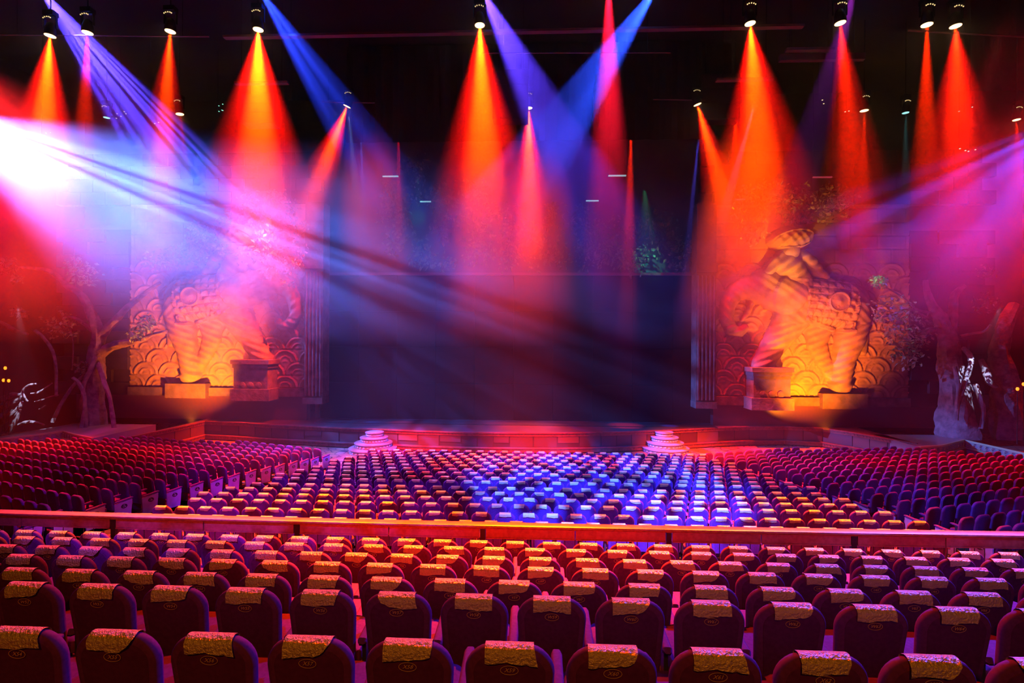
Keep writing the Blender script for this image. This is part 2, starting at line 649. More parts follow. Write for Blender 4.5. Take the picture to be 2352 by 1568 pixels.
ME_BACK = backrest_mesh(7, 'backrest')
ME_SHELL = shell_mesh(7, 'back_shell')
ME_BACK2 = backrest_mesh(5, 'backrest_far')
ME_SHELL2 = shell_mesh(5, 'back_shell_far')
ME_COVERS = [cover_mesh(s) for s in range(14)]
ME_CUSH = cushion_mesh(4, 'seat_cushion')
ME_ARM = {s: arm_mesh(s, 'armrest') for s in (-1, 1)}
ME_STAND = {s: stand_mesh(s, 'leg') for s in (-1, 1)}
ME_PANEL = {s: endpanel_mesh(s, 'end_panel') for s in (-1, 1)}
LOW = dict(back=backrest_mesh(3, 'lb'), shell=shell_mesh(3, 'ls'), cush=cushion_mesh(1, 'lc'), arm={s: arm_mesh(s, 'la', 1) for s in (-1, 1)},
           cover=[cover_mesh(s + 40, 5, 'lcv') for s in range(6)])

rndS = random.Random(5)
seats_lower = sorted([s_ for s_ in SEATS if s_['kind'] != 'near'], key=lambda s_: s_['dist'])
seats_near = [s_ for s_ in SEATS if s_['kind'] == 'near']
N_IND = 300 - len(seats_near)
individual = seats_near + seats_lower[:N_IND]
rest = seats_lower[N_IND:]
NEARROW = ['in the nearest row', 'in the second row from the camera', 'in the third row from the camera', 'in the fourth row from the camera',
           'in the third row behind the railing', 'in the second row behind the railing', 'in the row right behind the railing']


def seat_label(s):
    k = s['kind']
    if k == 'near':
        if s['row'] <= 1:
            return 'theatre seat with gold foil headrest cover, oval number %s%d on its back' % (s['letter'], s['num'])
        return 'gold-covered theatre seat, %s from the left frame edge %s' % (ordinal(s['ord']), NEARROW[s['row']])
    r = 16 - s['row']
    if k == 'centre':
        rw = 'first row beyond the railing' if r == 1 else '%s row beyond the railing' % ordinal(r)
        return 'foil-covered centre seat, %s from the left aisle in the %s' % (ordinal(s['ord']), rw)
    return 'uncovered %s block seat, %s from the aisle, %s row up from the railing' % (k, ordinal(s['ord']), ordinal(r))


def make_seat(s):
    r = empty('theatre_seat', (s['x'], s['y'], s['z']), s['rot'])
    k = s['kind']
    grp = {'near': 'seats on the near tier behind the railing', 'centre': 'covered seats of the centre block', 'left': 'uncovered seats of the left block',
           'right': 'uncovered seats of the right block'}[k]
    tag(r, seat_label(s), 'seat', grp)
    hi = k == 'near'
    obj('backrest', ME_BACK if hi else ME_BACK2, r)
    tag(obj('back_shell', ME_SHELL if hi else ME_SHELL2, r), 'dark rear shell of the backrest')
    obj('seat_cushion', ME_CUSH, r)
    sd = -1
    if k == 'right':
        sd = -1
    obj('armrest', ME_ARM[sd], r)
    obj('leg', ME_STAND[sd], r)
    if hi or k == 'centre':
        tag(obj('headrest_cover', ME_COVERS[rndS.randrange(14)], r), 'crinkled gold foil headrest cover')
    if hi:
        tag(obj('number_badge', badge_mesh('%s%d' % (s['letter'], s['num'])), r), 'oval gold badge reading %s%d' % (s['letter'], s['num']))
    if s['ord'] == s['n'] or (k == 'left' and s.get('end')):
        obj('armrest', ME_ARM[1], r)
        if k != 'left':
            obj('leg', ME_STAND[1], r)
    if k in ('left', 'right') and s.get('end'):
        e = 1 if k == 'left' else -1
        obj('end_panel', ME_PANEL[e], r)
        let = 'ABCDEFGHIJKLMNPQ'[s['row']]
        tag(obj('row_plate', plate_mesh(let + '\n' + ('1-33' if k == 'left' else '84-116'), e), r), 'dark oval plate with white row letter')
    return r


for s_ in individual:
    make_seat(s_)

# the remaining far seats, one mesh
big = MB()


def bake(me, M, mi):
    vs = [M @ v.co for v in me.vertices]
    big.add(vs, [tuple(p.vertices) for p in me.polygons], mi)


for s_ in rest:
    M = Matrix.Translation((s_['x'], s_['y'], s_['z'])) @ Matrix.Rotation(s_['rot'], 4, 'Z')
    bake(LOW['back'], M, 0)
    bake(LOW['shell'], M, 1)
    bake(LOW['cush'], M, 0)
    bake(LOW['arm'][-1], M, 0)
    big.box((-.305, .02, 0), (-.275, .3, .6), 2, M)
    if s_['kind'] == 'centre':
        bake(LOW['cover'][rndS.randrange(6)], M, 3)
    if s_['kind'] in ('left', 'right') and s_['ord'] == 1:
        e = 1 if s_['kind'] == 'left' else -1
        bake(ME_ARM[e], M, 0)
        bake(ME_PANEL[e], M, 4)
        let = 'ABCDEFGHIJKLMNPQ'[s_['row']]
        pm = plate_mesh(let + '\n' + ('1-33' if e == 1 else '84-116'), e)
        big.add([M @ v.co for v in pm.vertices], [tuple(p.vertices) for p in pm.polygons if p.material_index == 0], 2)
        big.add([M @ v.co for v in pm.vertices], [tuple(p.vertices) for p in pm.polygons if p.material_index == 1], 5)
o = big.build('theatre_seats', [VELVET, SHELL, DARKW, FOIL, PANEL, WHITEP], None, True)
tag(o, 'mass of far theatre seats filling the front rows of all three blocks', 'seats', 'far seats', 'stuff')

# ------------------------------------------------------------------ floors, tier, walls
ZR = EYE - (1245.6 - 784) * 8.28 / F - 1.0
fl = MB()
for j, (L, d, yt, px0, n0) in enumerate(NEAR):
    z = EYE - (yt - 784) * d / F - 1.0
    y0 = d - .35 if j < 6 else d - .35
    y1 = NEAR[j + 1][1] - .35 if j < 6 else 9.42
    if j == 0:
        y0 = -3
    fl.box((-15, y0, -.5), (15, y1, z))
structure('floor_rear', fl, CARPET_REAR)
fl = MB()
for i in range(16):
    d = CENTRE[i][0]
    z = EYE - HC[i] - 1.0
    y0 = CENTRE[i + 1][0] + .5 if i < 15 else 9.42
    y1 = d + .5
    fl.box((-13.2, y0, -.5), (13.2, y1, z))
fl.box((-34, CENTRE[0][0] + .5, -.5), (34, 38, min(0, EYE - HC[0] - 1.0)))
structure('floor_centre', fl, CARPET)
for side, s in (('left', -1), ('right', 1)):
    fl = MB()
    for i in range(16):
        P, dr, n = SIDE_ROWS[side][i]
        z = EYE - HC[i] - 1.0
        M = Matrix.Translation((P.x, P.y, 0)) @ Matrix.Rotation(s * PHI, 4, 'Z')
        x0, x1 = (-.6, 26) if s > 0 else (-26, .6)
        fl.box((x0, -.45, -.6), (x1, .62, z), 0, M)
    P, dr, n = SIDE_ROWS[side][15]
    M = Matrix.Translation((P.x, P.y, 0)) @ Matrix.Rotation(s * PHI, 4, 'Z')
    fl.box((x0, -5, -.6), (x1, -.4, EYE - HC[15] - 1.0), 0, M)
    structure('floor_' + side, fl, CARPET)

wl = MB()
wl.box((-34.4, -8, -1), (-34, 38, 24))
structure('wall_left', wl, WALLD)
wl = MB()
wl.box((34, -8, -1), (34.4, 38, 24))
structure('wall_right', wl, WALLD)
wl = MB()
wl.box((-34.4, 38, -1), (34.4, 38.4, 24))
structure('wall_back', wl, CLOTH)
wl = MB()
wl.box((-34.4, -8, 24), (34.4, 38.4, 24.4))
structure('ceiling', wl, CLOTH)

# ------------------------------------------------------------------ railing along the edge of the near tier
RY = 9.2


def ry(x):
    return RY + (x / 10) ** 2 * .12


zt = EYE - (1203 - 784) * RY / F
rail = empty('railing', (0, RY, ZR))
tag(rail, 'dark red wooden railing with panelled front along the edge of the near tier', 'railing')


def strip(mb, prof, x0, x1, n, yc=ry):
    rs = []
    for k in range(n + 1):
        x = x0 + (x1 - x0) * k / n
        rs.append([(x, yc(x) + y - RY, z - ZR) for y, z in prof])
    mb.rings(rs)


mb = MB()
strip(mb, [(-.10, zt - .045), (-.11, zt - .03), (-.10, zt - .01), (-.07, zt), (.07, zt), (.10, zt - .01), (.11, zt - .03), (.10, zt - .045)], -14, 14, 40)
mb.build('handrail', WOOD, rail, True)
mb = MB()
strip(mb, [(-.07, zt - .075), (-.085, zt - .06), (-.07, zt - .047), (.07, zt - .047), (.085, zt - .06), (.07, zt - .075)], -14, 14, 40)
mb.build('lower_moulding', WOOD, rail, True)
posts = [(255 + 427 * k) for k in range(-1, 7)]
pxs = []
for k, px in enumerate(posts):
    x = at_y(px, 1220, RY).x
    pxs.append(x)
pxs = [-14 if i == -1 else p for i, p in enumerate(pxs)]
cuts = []
for i in range(len(pxs) - 1):
    m_ = (pxs[i] + pxs[i + 1]) / 2
    cuts.append((pxs[i] + .06, m_ - .012))
    cuts.append((m_ + .012, pxs[i + 1] - .06))
for a, b in cuts:
    mb = MB()
    strip(mb, [(-.035, zt - .25), (-.035, zt - .085), (.03, zt - .085), (.03, zt - .25)], a, b, 3)
    strip(mb, [(-.045, zt - .255), (-.045, zt - .235), (-.03, zt - .235), (-.03, zt - .255)], a, b, 3)
    mb.build('front_panel', WOOD, rail)
for x in pxs:
    mb = MB()
    mb.box((x - .045, ry(x) - RY - .03, 0), (x + .045, ry(x) - RY + .03, zt - ZR - .075))
    mb.build('post', BLACK, rail)
for i in range(len(pxs) - 1):
    mb = MB()
    n = 18
    for k in range(1, n):
        x = pxs[i] + (pxs[i + 1] - pxs[i]) * k / n
        mb.tube([(x, ry(x) - RY, 0.02), (x, ry(x) - RY, zt - ZR - .25)], .007, 5, sub=1)
    mb.build('baluster_set', BLACK, rail)

# ------------------------------------------------------------------ stage
SZ = 1.12
edge = [(300, 1003), (350, 992), (400, 982), (470, 967), (550, 970), (625, 975), (700, 978), (780, 982), (870, 985), (960, 989), (1060, 992), (1170, 993.5), (1280, 994),
        (1380, 992.5), (1450, 990), (1520, 988), (1600, 984), (1650, 981.5), (1720, 979.5), (1800, 979), (1890, 983), (1960, 993), (2040, 1007), (2110, 1019)]
EP = [at_z(px, py, SZ) for px, py in edge]
st = MB()


def poly_slab(mb, P, z0, z1, back, mi=0):
    top = [(p.x, p.y, z1) for p in P] + [(P[-1].x, back, z1), (P[0].x, back, z1)]
    bot = [(x, y, z0) for x, y, z in top]
    n = len(top)
    mb.add(top + bot, [tuple(range(n))] + [(i, i + n, (i + 1) % n + n, (i + 1) % n) for i in range(n)], mi)


stage = empty('stage', (0, 30, 0))
tag(stage, 'low black stage platform with two bands of carved trim across its front', 'stage')
stage['kind'] = 'structure'


def shift(P, d):
    """offset a front edge toward the audience"""
    out = []
    for i, p in enumerate(P):
        a = P[max(i - 1, 0)]
        b = P[min(i + 1, len(P) - 1)]
        t = (b - a).normalized()
        out.append(Vector((p.x + t.y * d, p.y - t.x * d, p.z)))
    return out


poly_slab(st, EP, 0, SZ, 37.5)
st.v = [(x, y - 30, z) for x, y, z in st.v]
st.build('platform', STAGEF, stage)


def band(mb, P, d, z0, z1, mi=0):
    q = shift(P, d)
    rs = []
    for a, b in zip(P, q):
        rs.append([(a.x, a.y + .05, z0), (b.x, b.y, z0), (b.x, b.y, z1), (a.x, a.y + .05, z1)])
    mb.rings(rs, True, mi)


def densify(P, step):
    out = [P[0]]
    for a, b in zip(P[:-1], P[1:]):
        n = max(1, int((b - a).length / step))
        for k in range(1, n + 1):
            out.append(a.lerp(b, k / n))
    return out


TRIM = mat('stage_trim', (.20, .06, .05), .35, noise=(6, (.12, .04, .035), 3), spec=.6)
for nm, z0, z1, dd in (('upper_moulding', SZ - .04, SZ + .03, .14), ('upper_frieze', SZ - .2, SZ - .04, .07), ('lower_ledge', .26, .31, .34), ('lower_frieze', .06, .26, .28)):
    mb = MB()
    band(mb, EP, dd, z0, z1)
    if 'frieze' in nm:
        D = densify(shift(EP, dd), .17)
        for a, b in zip(D[:-1:1], D[1::1]):
            c = (a + b) / 2
            t = (b - a).normalized()
            zc = (z0 + z1) / 2
            n_ = Vector((t.y, -t.x, 0))
            hw, hh = .055, (z1 - z0) * .3
            vs = [c + t * (sx * hw) + n_ * (.0 if k == 0 else .02) + Vector((0, 0, sz_ * hh)) for k in (0, 1) for sx, sz_ in ((-1, 0), (0, -1), (1, 0), (0, 1))]
            vs = [(v.x, v.y, zc + (v.z - c.z)) for v in vs]
            mb.add(vs, [(4, 5, 6, 7), (0, 1, 5, 4), (1, 2, 6, 5), (2, 3, 7, 6), (3, 0, 4, 7)])
    mb.v = [(x, y - 30, z) for x, y, z in mb.v]
    mb.build(nm, TRIM, stage)
# recessed front panels
rnd = random.Random(3)
PAN = [mat('front_panel_a', (.09, .035, .035), .5), mat('front_panel_b', (.06, .02, .03), .5), mat('front_panel_c', (.13, .055, .05), .5)]
D = densify(EP, .9)
mb = MB()
for a, b in zip(D[:-1], D[1:]):
    n_ = Vector(((b - a).normalized().y, -(b - a).normalized().x, 0)) * .03
    lo = .32 if rnd.random() < .7 else .55
    g = (b - a) * .03
    mi = rnd.choice([0, 1, 2, 0, 1])
    vs = [(a.x + g.x, a.y + g.y, lo), (b.x - g.x, b.y - g.y, lo), (b.x - g.x, b.y - g.y, SZ - .2), (a.x + g.x, a.y + g.y, SZ - .2)]
    vs2 = [(x + n_.x, y + n_.y, z) for x, y, z in vs]
    mb.add(vs + vs2, [(4, 5, 6, 7), (0, 1, 5, 4), (1, 2, 6, 5), (2, 3, 7, 6), (3, 0, 4, 7)], mi)
mb.v = [(x, y - 30, z) for x, y, z in mb.v]
mb.build('front_panels', PAN, stage)

# side stages at both edges of the house
for nm, P, lab in (('side_stage', [(-60, 1013), (40, 1003), (145, 990), (172, 997), (215, 1006)], 'small side stage with grey floor and patterned rim, beyond the left seats'),
                   ('side_stage', [(2110, 1026), (2160, 1023), (2215, 1010), (2352, 1040), (2420, 1056)], 'small side stage with grey floor and patterned rim, beyond the right seats')):
    Q = [at_z(px, py, SZ) for px, py in P]
    e = empty(nm, (Q[2].x, Q[2].y, 0))
    tag(e, lab, 'stage')
    mb = MB()
    poly_slab(mb, Q, 0, SZ, 30.5)
    mb.v = [(x - Q[2].x, y - Q[2].y, z) for x, y, z in mb.v]
    mb.build('platform', mat('side_stage_floor', (.20, .22, .22), .4), e)
    mb = MB()
    band(mb, Q, .10, SZ - .06, SZ + .03)
    band(mb, Q, .25, .7, .76)
    D = densify(shift(Q, .12), .35)
    for a, b in zip(D[:-1], D[1:]):
        t = (b - a).normalized()
        n_ = Vector((t.y, -t.x, 0)) * .03
        c = (a + b) / 2
        for zz, k in ((.82, .5), (.92, .3), (1.0, .5)):
            p, q = c - t * (.35 * k / 2), c + t * (.35 * k / 2)
            mb.add([(p.x, p.y, zz), (q.x, q.y, zz), (q.x, q.y, zz + .03), (p.x, p.y, zz + .03), (p.x + n_.x, p.y + n_.y, zz), (q.x + n_.x, q.y + n_.y, zz), (q.x + n_.x, q.y + n_.y, zz + .03), (p.x + n_.x, p.y + n_.y, zz + .03)],
                   [(4, 5, 6, 7), (0, 1, 5, 4), (1, 2, 6, 5), (2, 3, 7, 6), (3, 0, 4, 7)])
    mb.v = [(x - Q[2].x, y - Q[2].y, z) for x, y, z in mb.v]
    mb.build('patterned_rim', mat('side_trim', (.4, .42, .2), .5), e)

# round stepped stairs
STEPM = mat('step_stone', (.20, .20, .23), .35)
for px, lab in ((866, 'round tiered stone steps up to the stage, the pair nearer the left aisle'), (1521, 'round tiered stone steps up to the stage, the pair nearer the right aisle')):
    c = at_z(px, 987, SZ)
    e = empty('round_steps', (c.x, c.y - .75, 0))
    tag(e, lab, 'steps', 'round steps at the stage front')
    for k, (r, z0, z1) in enumerate(((1.32, 0, .28), (1.05, .28, .56), (.78, .56, .84), (.52, .84, 1.10))):
        mb = MB()
        off = k * .1
        mb.lathe([(r - .06, z0), (r - .06, z1 - .07), (r, z1 - .06), (r, z1 - .01), (r - .02, z1)], (0, off, 0), 36)
        for q in range(28):
            a = 2 * math.pi * q / 28
            M = Matrix.Translation((0, off, (z0 + z1) / 2 - .02)) @ Matrix.Rotation(a, 4, 'Z')
            mb.box((r - .07, -.05, -.035), (r - .035, .05, .03), 1, M)
        mb.build('step', [STEPM, mat('step_inlay', (.4, .4, .45), .4)], e, True)

# ------------------------------------------------------------------ big screen
YS = 34.0
a, b = at_y(737, 632, YS), at_y(1637, 968, YS)
a2, b2 = at_y(728, 626, YS), at_y(1647, 968, YS)
scr = empty('stage_screen', ((a.x + b.x) / 2, YS, SZ))
tag(scr, 'huge dark video screen standing unlit at the back of the stage', 'screen')
X = scr.location.x
mb = MB()
nx, nz = 10, 4
for i in range(nx):
    for j in range(nz):
        x0 = a.x + (b.x - a.x) * i / nx
        x1 = a.x + (b.x - a.x) * (i + 1) / nx
        z0 = SZ + (a.z - SZ) * j / nz
        z1 = SZ + (a.z - SZ) * (j + 1) / nz
        mb.box((x0 - X + .006, 0, z0 - SZ + .006), (x1 - X - .006, .2, z1 - SZ - .006))
mb.build('display_panels', SCREENM, scr)
mb = MB()
mb.box((a2.x - X, -.15, 0), (a.x - X, .3, a2.z - SZ))
mb.box((b.x - X, -.15, 0), (b2.x - X, .3, a2.z - SZ))
mb.box((a2.x - X, -.15, a.z - SZ), (b2.x - X, .3, a2.z - SZ))
mb.build('frame', mat('screen_frame', (.16, .1, .14), .5), scr)
# header wall over the screen
mb = MB()
zb = a2.z
mb.box((at_y(700, 600, 35).x, 34.6, zb - .6), (at_y(1660, 600, 35).x, 35.0, 19.5))
structure('wall_header', mb, mat('header_wall', (.10, .08, .11), .85, noise=(.5, (.05, .04, .06), 4)))
mb = MB()
mb.box((at_y(733, 965, 32.6).x, 31.9, SZ), (at_y(1640, 965, 32.6).x, 33.4, SZ + .04))
o = mb.build('dance_mat', mat('stage_mat', (.012, .01, .014), .6))
tag(o, 'long black mat lying on the stage floor before the screen', 'mat')

# ------------------------------------------------------------------ carved elephant reliefs
YW = 33.0


def capsule(U, V, u0, v0, r0, u1, v1, r1, flat=1.0):
    du, dv = u1 - u0, v1 - v0
    L2 = du * du + dv * dv + 1e-6
    t = np.clip(((U - u0) * du + (V - v0) * dv) / L2, 0, 1)
    r = r0 + (r1 - r0) * t
    d2 = (U - u0 - t * du) ** 2 + (V - v0 - t * dv) ** 2
    return np.where(d2 < r * r, np.sqrt(np.maximum(r * r - d2, 0)) * flat, (r - np.sqrt(d2)) * 1.0)


def ellipse(U, V, u0, v0, a, b, rot=0, flat=1.0):
    c, s = math.cos(math.radians(rot)), math.sin(math.radians(rot))
    x = (U - u0) * c + (V - v0) * s
    y = -(U - u0) * s + (V - v0) * c
    q = (x / a) ** 2 + (y / b) ** 2
    m = min(a, b)
    return np.where(q < 1, np.sqrt(np.maximum(1 - q, 0)) * m * flat, (1 - np.sqrt(q)) * m)


def smax(hs, k=12.0):
    hs = np.array(hs)
    m = hs.max(axis=0)
    return m + np.log(np.exp(np.clip((hs - m) / k, -40, 0)).sum(axis=0)) * k * .6


def poly_chain(U, V, pts, flat=1.0):
    return np.max([capsule(U, V, *pts[i], *pts[i + 1], flat) for i in range(len(pts) - 1)], axis=0)


def h_elephant(U, V):
    parts = [
        capsule(U, V, 930, 700, 150, 800, 690, 158, .75), capsule(U, V, 800, 690, 158, 620, 690, 150, .75),
        poly_chain(U, V, [(990, 780, 100), (960, 920, 95), (925, 1050, 72), (905, 1180, 66), (905, 1205, 74)], .9),
        poly_chain(U, V, [(770, 840, 90), (760, 950, 66), (800, 1060, 50), (845, 1130, 48)], .6),
        poly_chain(U, V, [(600, 780, 115), (540, 880, 95), (480, 970, 80), (440, 1040, 72), (415, 1085, 74)], .95),
        poly_chain(U, V, [(600, 660, 130), (500, 620, 125), (430, 570, 105)], .95),
        poly_chain(U, V, [(400, 600, 95), (320, 590, 75), (245, 620, 58), (200, 700, 50), (190, 790, 44), (220, 860, 40), (275, 880, 34), (310, 850, 26)], .9),
        poly_chain(U, V, [(350, 690, 22), (320, 760, 20), (290, 800, 12)], 1.0),
    ]
    h = smax(parts, 14)
    ear = ellipse(U, V, 545, 640, 95, 125, 15, .5)
    ear = np.where(ear > 0, h + 14 + ear * .25 * (1 + .25 * np.cos((U - 500) / 16)), h)
    h = np.where(ear > h, ear, h)
    eye = ellipse(U, V, 425, 625, 17, 12, 10, .6)
    h = np.where(eye > 0, h + eye, h)
    leg = (V > 820)
    wr = 3.5 * np.sin((V + .4 * U) / 7.0) * leg + 2.0 * np.sin((V - .8 * U) / 9.0) * (~leg)
    h = h + np.where(h > 18, wr, 0)
    # tail
    tail = poly_chain(U, V, [(1065, 700, 16), (1082, 800, 14), (1070, 920, 12), (1050, 1000, 22)], 1.0)
    return np.maximum(h, tail)


def h_blanket(U, V):
    base = h_elephant(U, V)
    low = 790 + 95 * np.sin(np.clip((U - 600) / 350, 0, 1) * 1.57)
    ok = (U > 640) & (U < 965 - (V - 560) * .06) & (V > 500) & (V < low) & (base > 6)
    gu, gv = (U + .25 * V) % 46, (V - .12 * U) % 46
    grid = np.where((gu < 8) | (gv < 8), 0, 9) + 6 * (np.hypot(gu - 27, gv - 27) < 9)
    band = np.where(low - V < 26, 16, grid)
    fr = 6 * np.sin(U / 5.0) * (low - V < 60) * (low - V >= 26)
    return np.where(ok, base + 14 + band + fr, -30)


def h_shield(U, V):
    d = np.hypot(U - 820, V - 690)
    base = 150
    return np.where(d < 64, base + 6 * (d > 52) + 10 * np.exp(-(d / 18) ** 2), -30)


def h_rider(U, V):
    torso = smax([
        capsule(U, V, 620, 560, 78, 560, 470, 88, .8), capsule(U, V, 560, 470, 88, 545, 420, 66, .8),
        poly_chain(U, V, [(640, 400, 44), (705, 440, 34), (745, 490, 28), (788, 528, 22)], 1.1),
        poly_chain(U, V, [(480, 440, 42), (430, 500, 32), (470, 560, 26)], 1.0),
        poly_chain(U, V, [(640, 590, 62), (690, 660, 50), (650, 740, 36)], .9),
    ], 8) + 55
    m = smax([capsule(U, V, 620, 560, 78, 560, 470, 88), capsule(U, V, 560, 470, 88, 545, 420, 66), poly_chain(U, V, [(640, 400, 44), (705, 440, 34), (745, 490, 28), (788, 528, 22)]),
              poly_chain(U, V, [(480, 440, 42), (430, 500, 32), (470, 560, 26)]), poly_chain(U, V, [(640, 590, 62), (690, 660, 50), (650, 740, 36)])], 8)
    scale = 7 * np.abs(np.sin(U / 14.0)) * np.abs(np.sin((V + 8 * (np.floor(U / 44) % 2)) / 12.0)) * (V > 540)
    folds = 5 * np.sin((U * .8 + V) / 11.0) * (V < 540)
    return np.where(m > 3, torso + scale + folds, -30)


def h_head(U, V):
    head = ellipse(U, V, 560, 365, 52, 60, -15, 1.0)
    nose = ellipse(U, V, 512, 378, 12, 18, 20, 1.0)
    brow = ellipse(U, V, 528, 350, 26, 8, -10, .8)
    return np.where(head > 0, 75 + head + np.maximum(nose, 0) * .9 + np.maximum(brow, 0) * .5, -30)


def h_helmet(U, V):
    cap = ellipse(U, V, 565, 285, 125, 78, -6, 1.1)
    rim = np.abs(((U - 565) / 128) ** 2 + ((V - 300 + .1 * (U - 565)) / 52) ** 2 - 1)
    carve = 6 * np.sin(U / 9.0) * np.sin(V / 9.0) + np.where(rim < .12, 14, 0)
    leaf = 0
    return np.where(cap > 4, 70 + cap + carve, -30)


def h_wall(U, V):
    """courses of fish-scale arches below, plain ashlar above"""
    h = np.zeros_like(U)
    row = np.floor((V - 430) / 86.0)
    for dr_ in (0, 1):
        r = row + dr_
        off = (r % 2) * 87.5
        cu = np.round((U - off) / 175.0) * 175.0 + off
        cv = 430 + (r + 1) * 86.0
        d = np.hypot(U - cu, V - cv)
        ins = (d < 86) & (V <= cv)
        ring = 7 * ((d > 70) & (d < 84)) + 5 * ((d > 34) & (d < 46)) - 4 * ((d > 46) & (d < 50)) + 4 * np.exp(-((d - 10) / 8) ** 2)
        cut = -6 * ((d >= 84) & (d < 90) & (V <= cv))
        h = np.where(ins & (V > 430), ring, h + cut * (V > 430))
    course = np.minimum((V % 86), 86 - (V % 86)) < 2.5
    jo = ((U + 85 * (np.floor(V / 86) % 2)) % 175) < 4
    h = np.where(V <= 430, np.where(course | jo, -7, 2 * np.sin(U / 40) * np.sin(V / 33)), h)
    h = np.where((V % 86 < 3) & (V > 430), h - 3, h)
    # small framed niche
    fr = (U > 890) & (U < 968) & (V > 180) & (V < 362)
    inn = (U > 902) & (U < 956) & (V > 292) & (V < 350)
    h = np.where(fr, 10, h)
    h = np.where(inn, 2, h)
    return h


SCL = 1 / 2.851
PXM = YW / F     # metres per picture pixel at the wall


def relief(name, hf, u0, u1, v0, v1, step, mirror, material, parent, y0=YW, closed=True):
    us = np.arange(u0, u1 + step, step)
    vs_ = np.arange(v0, v1 + step, step)
    U, V = np.meshgrid(us, vs_)
    Hh = hf(U, V)
    org = at_y(1600 if not mirror else 250, 450, YW)
    k = SCL * PXM
    Un = U if not mirror else 1490 - U
    Xw = org.x + Un * k
    Zw = org.z - V * k
    solid = Hh > 0
    Yw = np.where(solid, y0 - np.maximum(Hh, 0) * k - .02, y0 + .05) if closed else y0 - Hh * k
    verts = np.stack([Xw, Yw, Zw], -1).reshape(-1, 3)
    nr, nc = U.shape
    idx = np.arange(nr * nc).reshape(nr, nc)
    a, b, c, d = idx[:-1, :-1], idx[:-1, 1:], idx[1:, 1:], idx[1:, :-1]
    keep = (solid[:-1, :-1] | solid[:-1, 1:] | solid[1:, 1:] | solid[1:, :-1]) if closed else np.ones_like(a, bool)
    q = np.stack([a[keep], b[keep], c[keep], d[keep]], -1) if mirror else np.stack([a[keep], d[keep], c[keep], b[keep]], -1)
    used = np.unique(q)
    rm = np.full(nr * nc, -1)
    rm[used] = np.arange(len(used))
    q = rm[q]
    verts = verts[used]
    px_ = parent.location if parent is not None else Vector((0, 0, 0))
    verts = verts - np.array([px_.x, px_.y, px_.z])
    me = bpy.data.meshes.new(name)
    me.from_pydata(verts.tolist(), [], q.tolist())
    me.polygons.foreach_set('use_smooth', [True] * len(q))
    me.materials.append(material)
    me.update()
    return obj(name, me, parent)


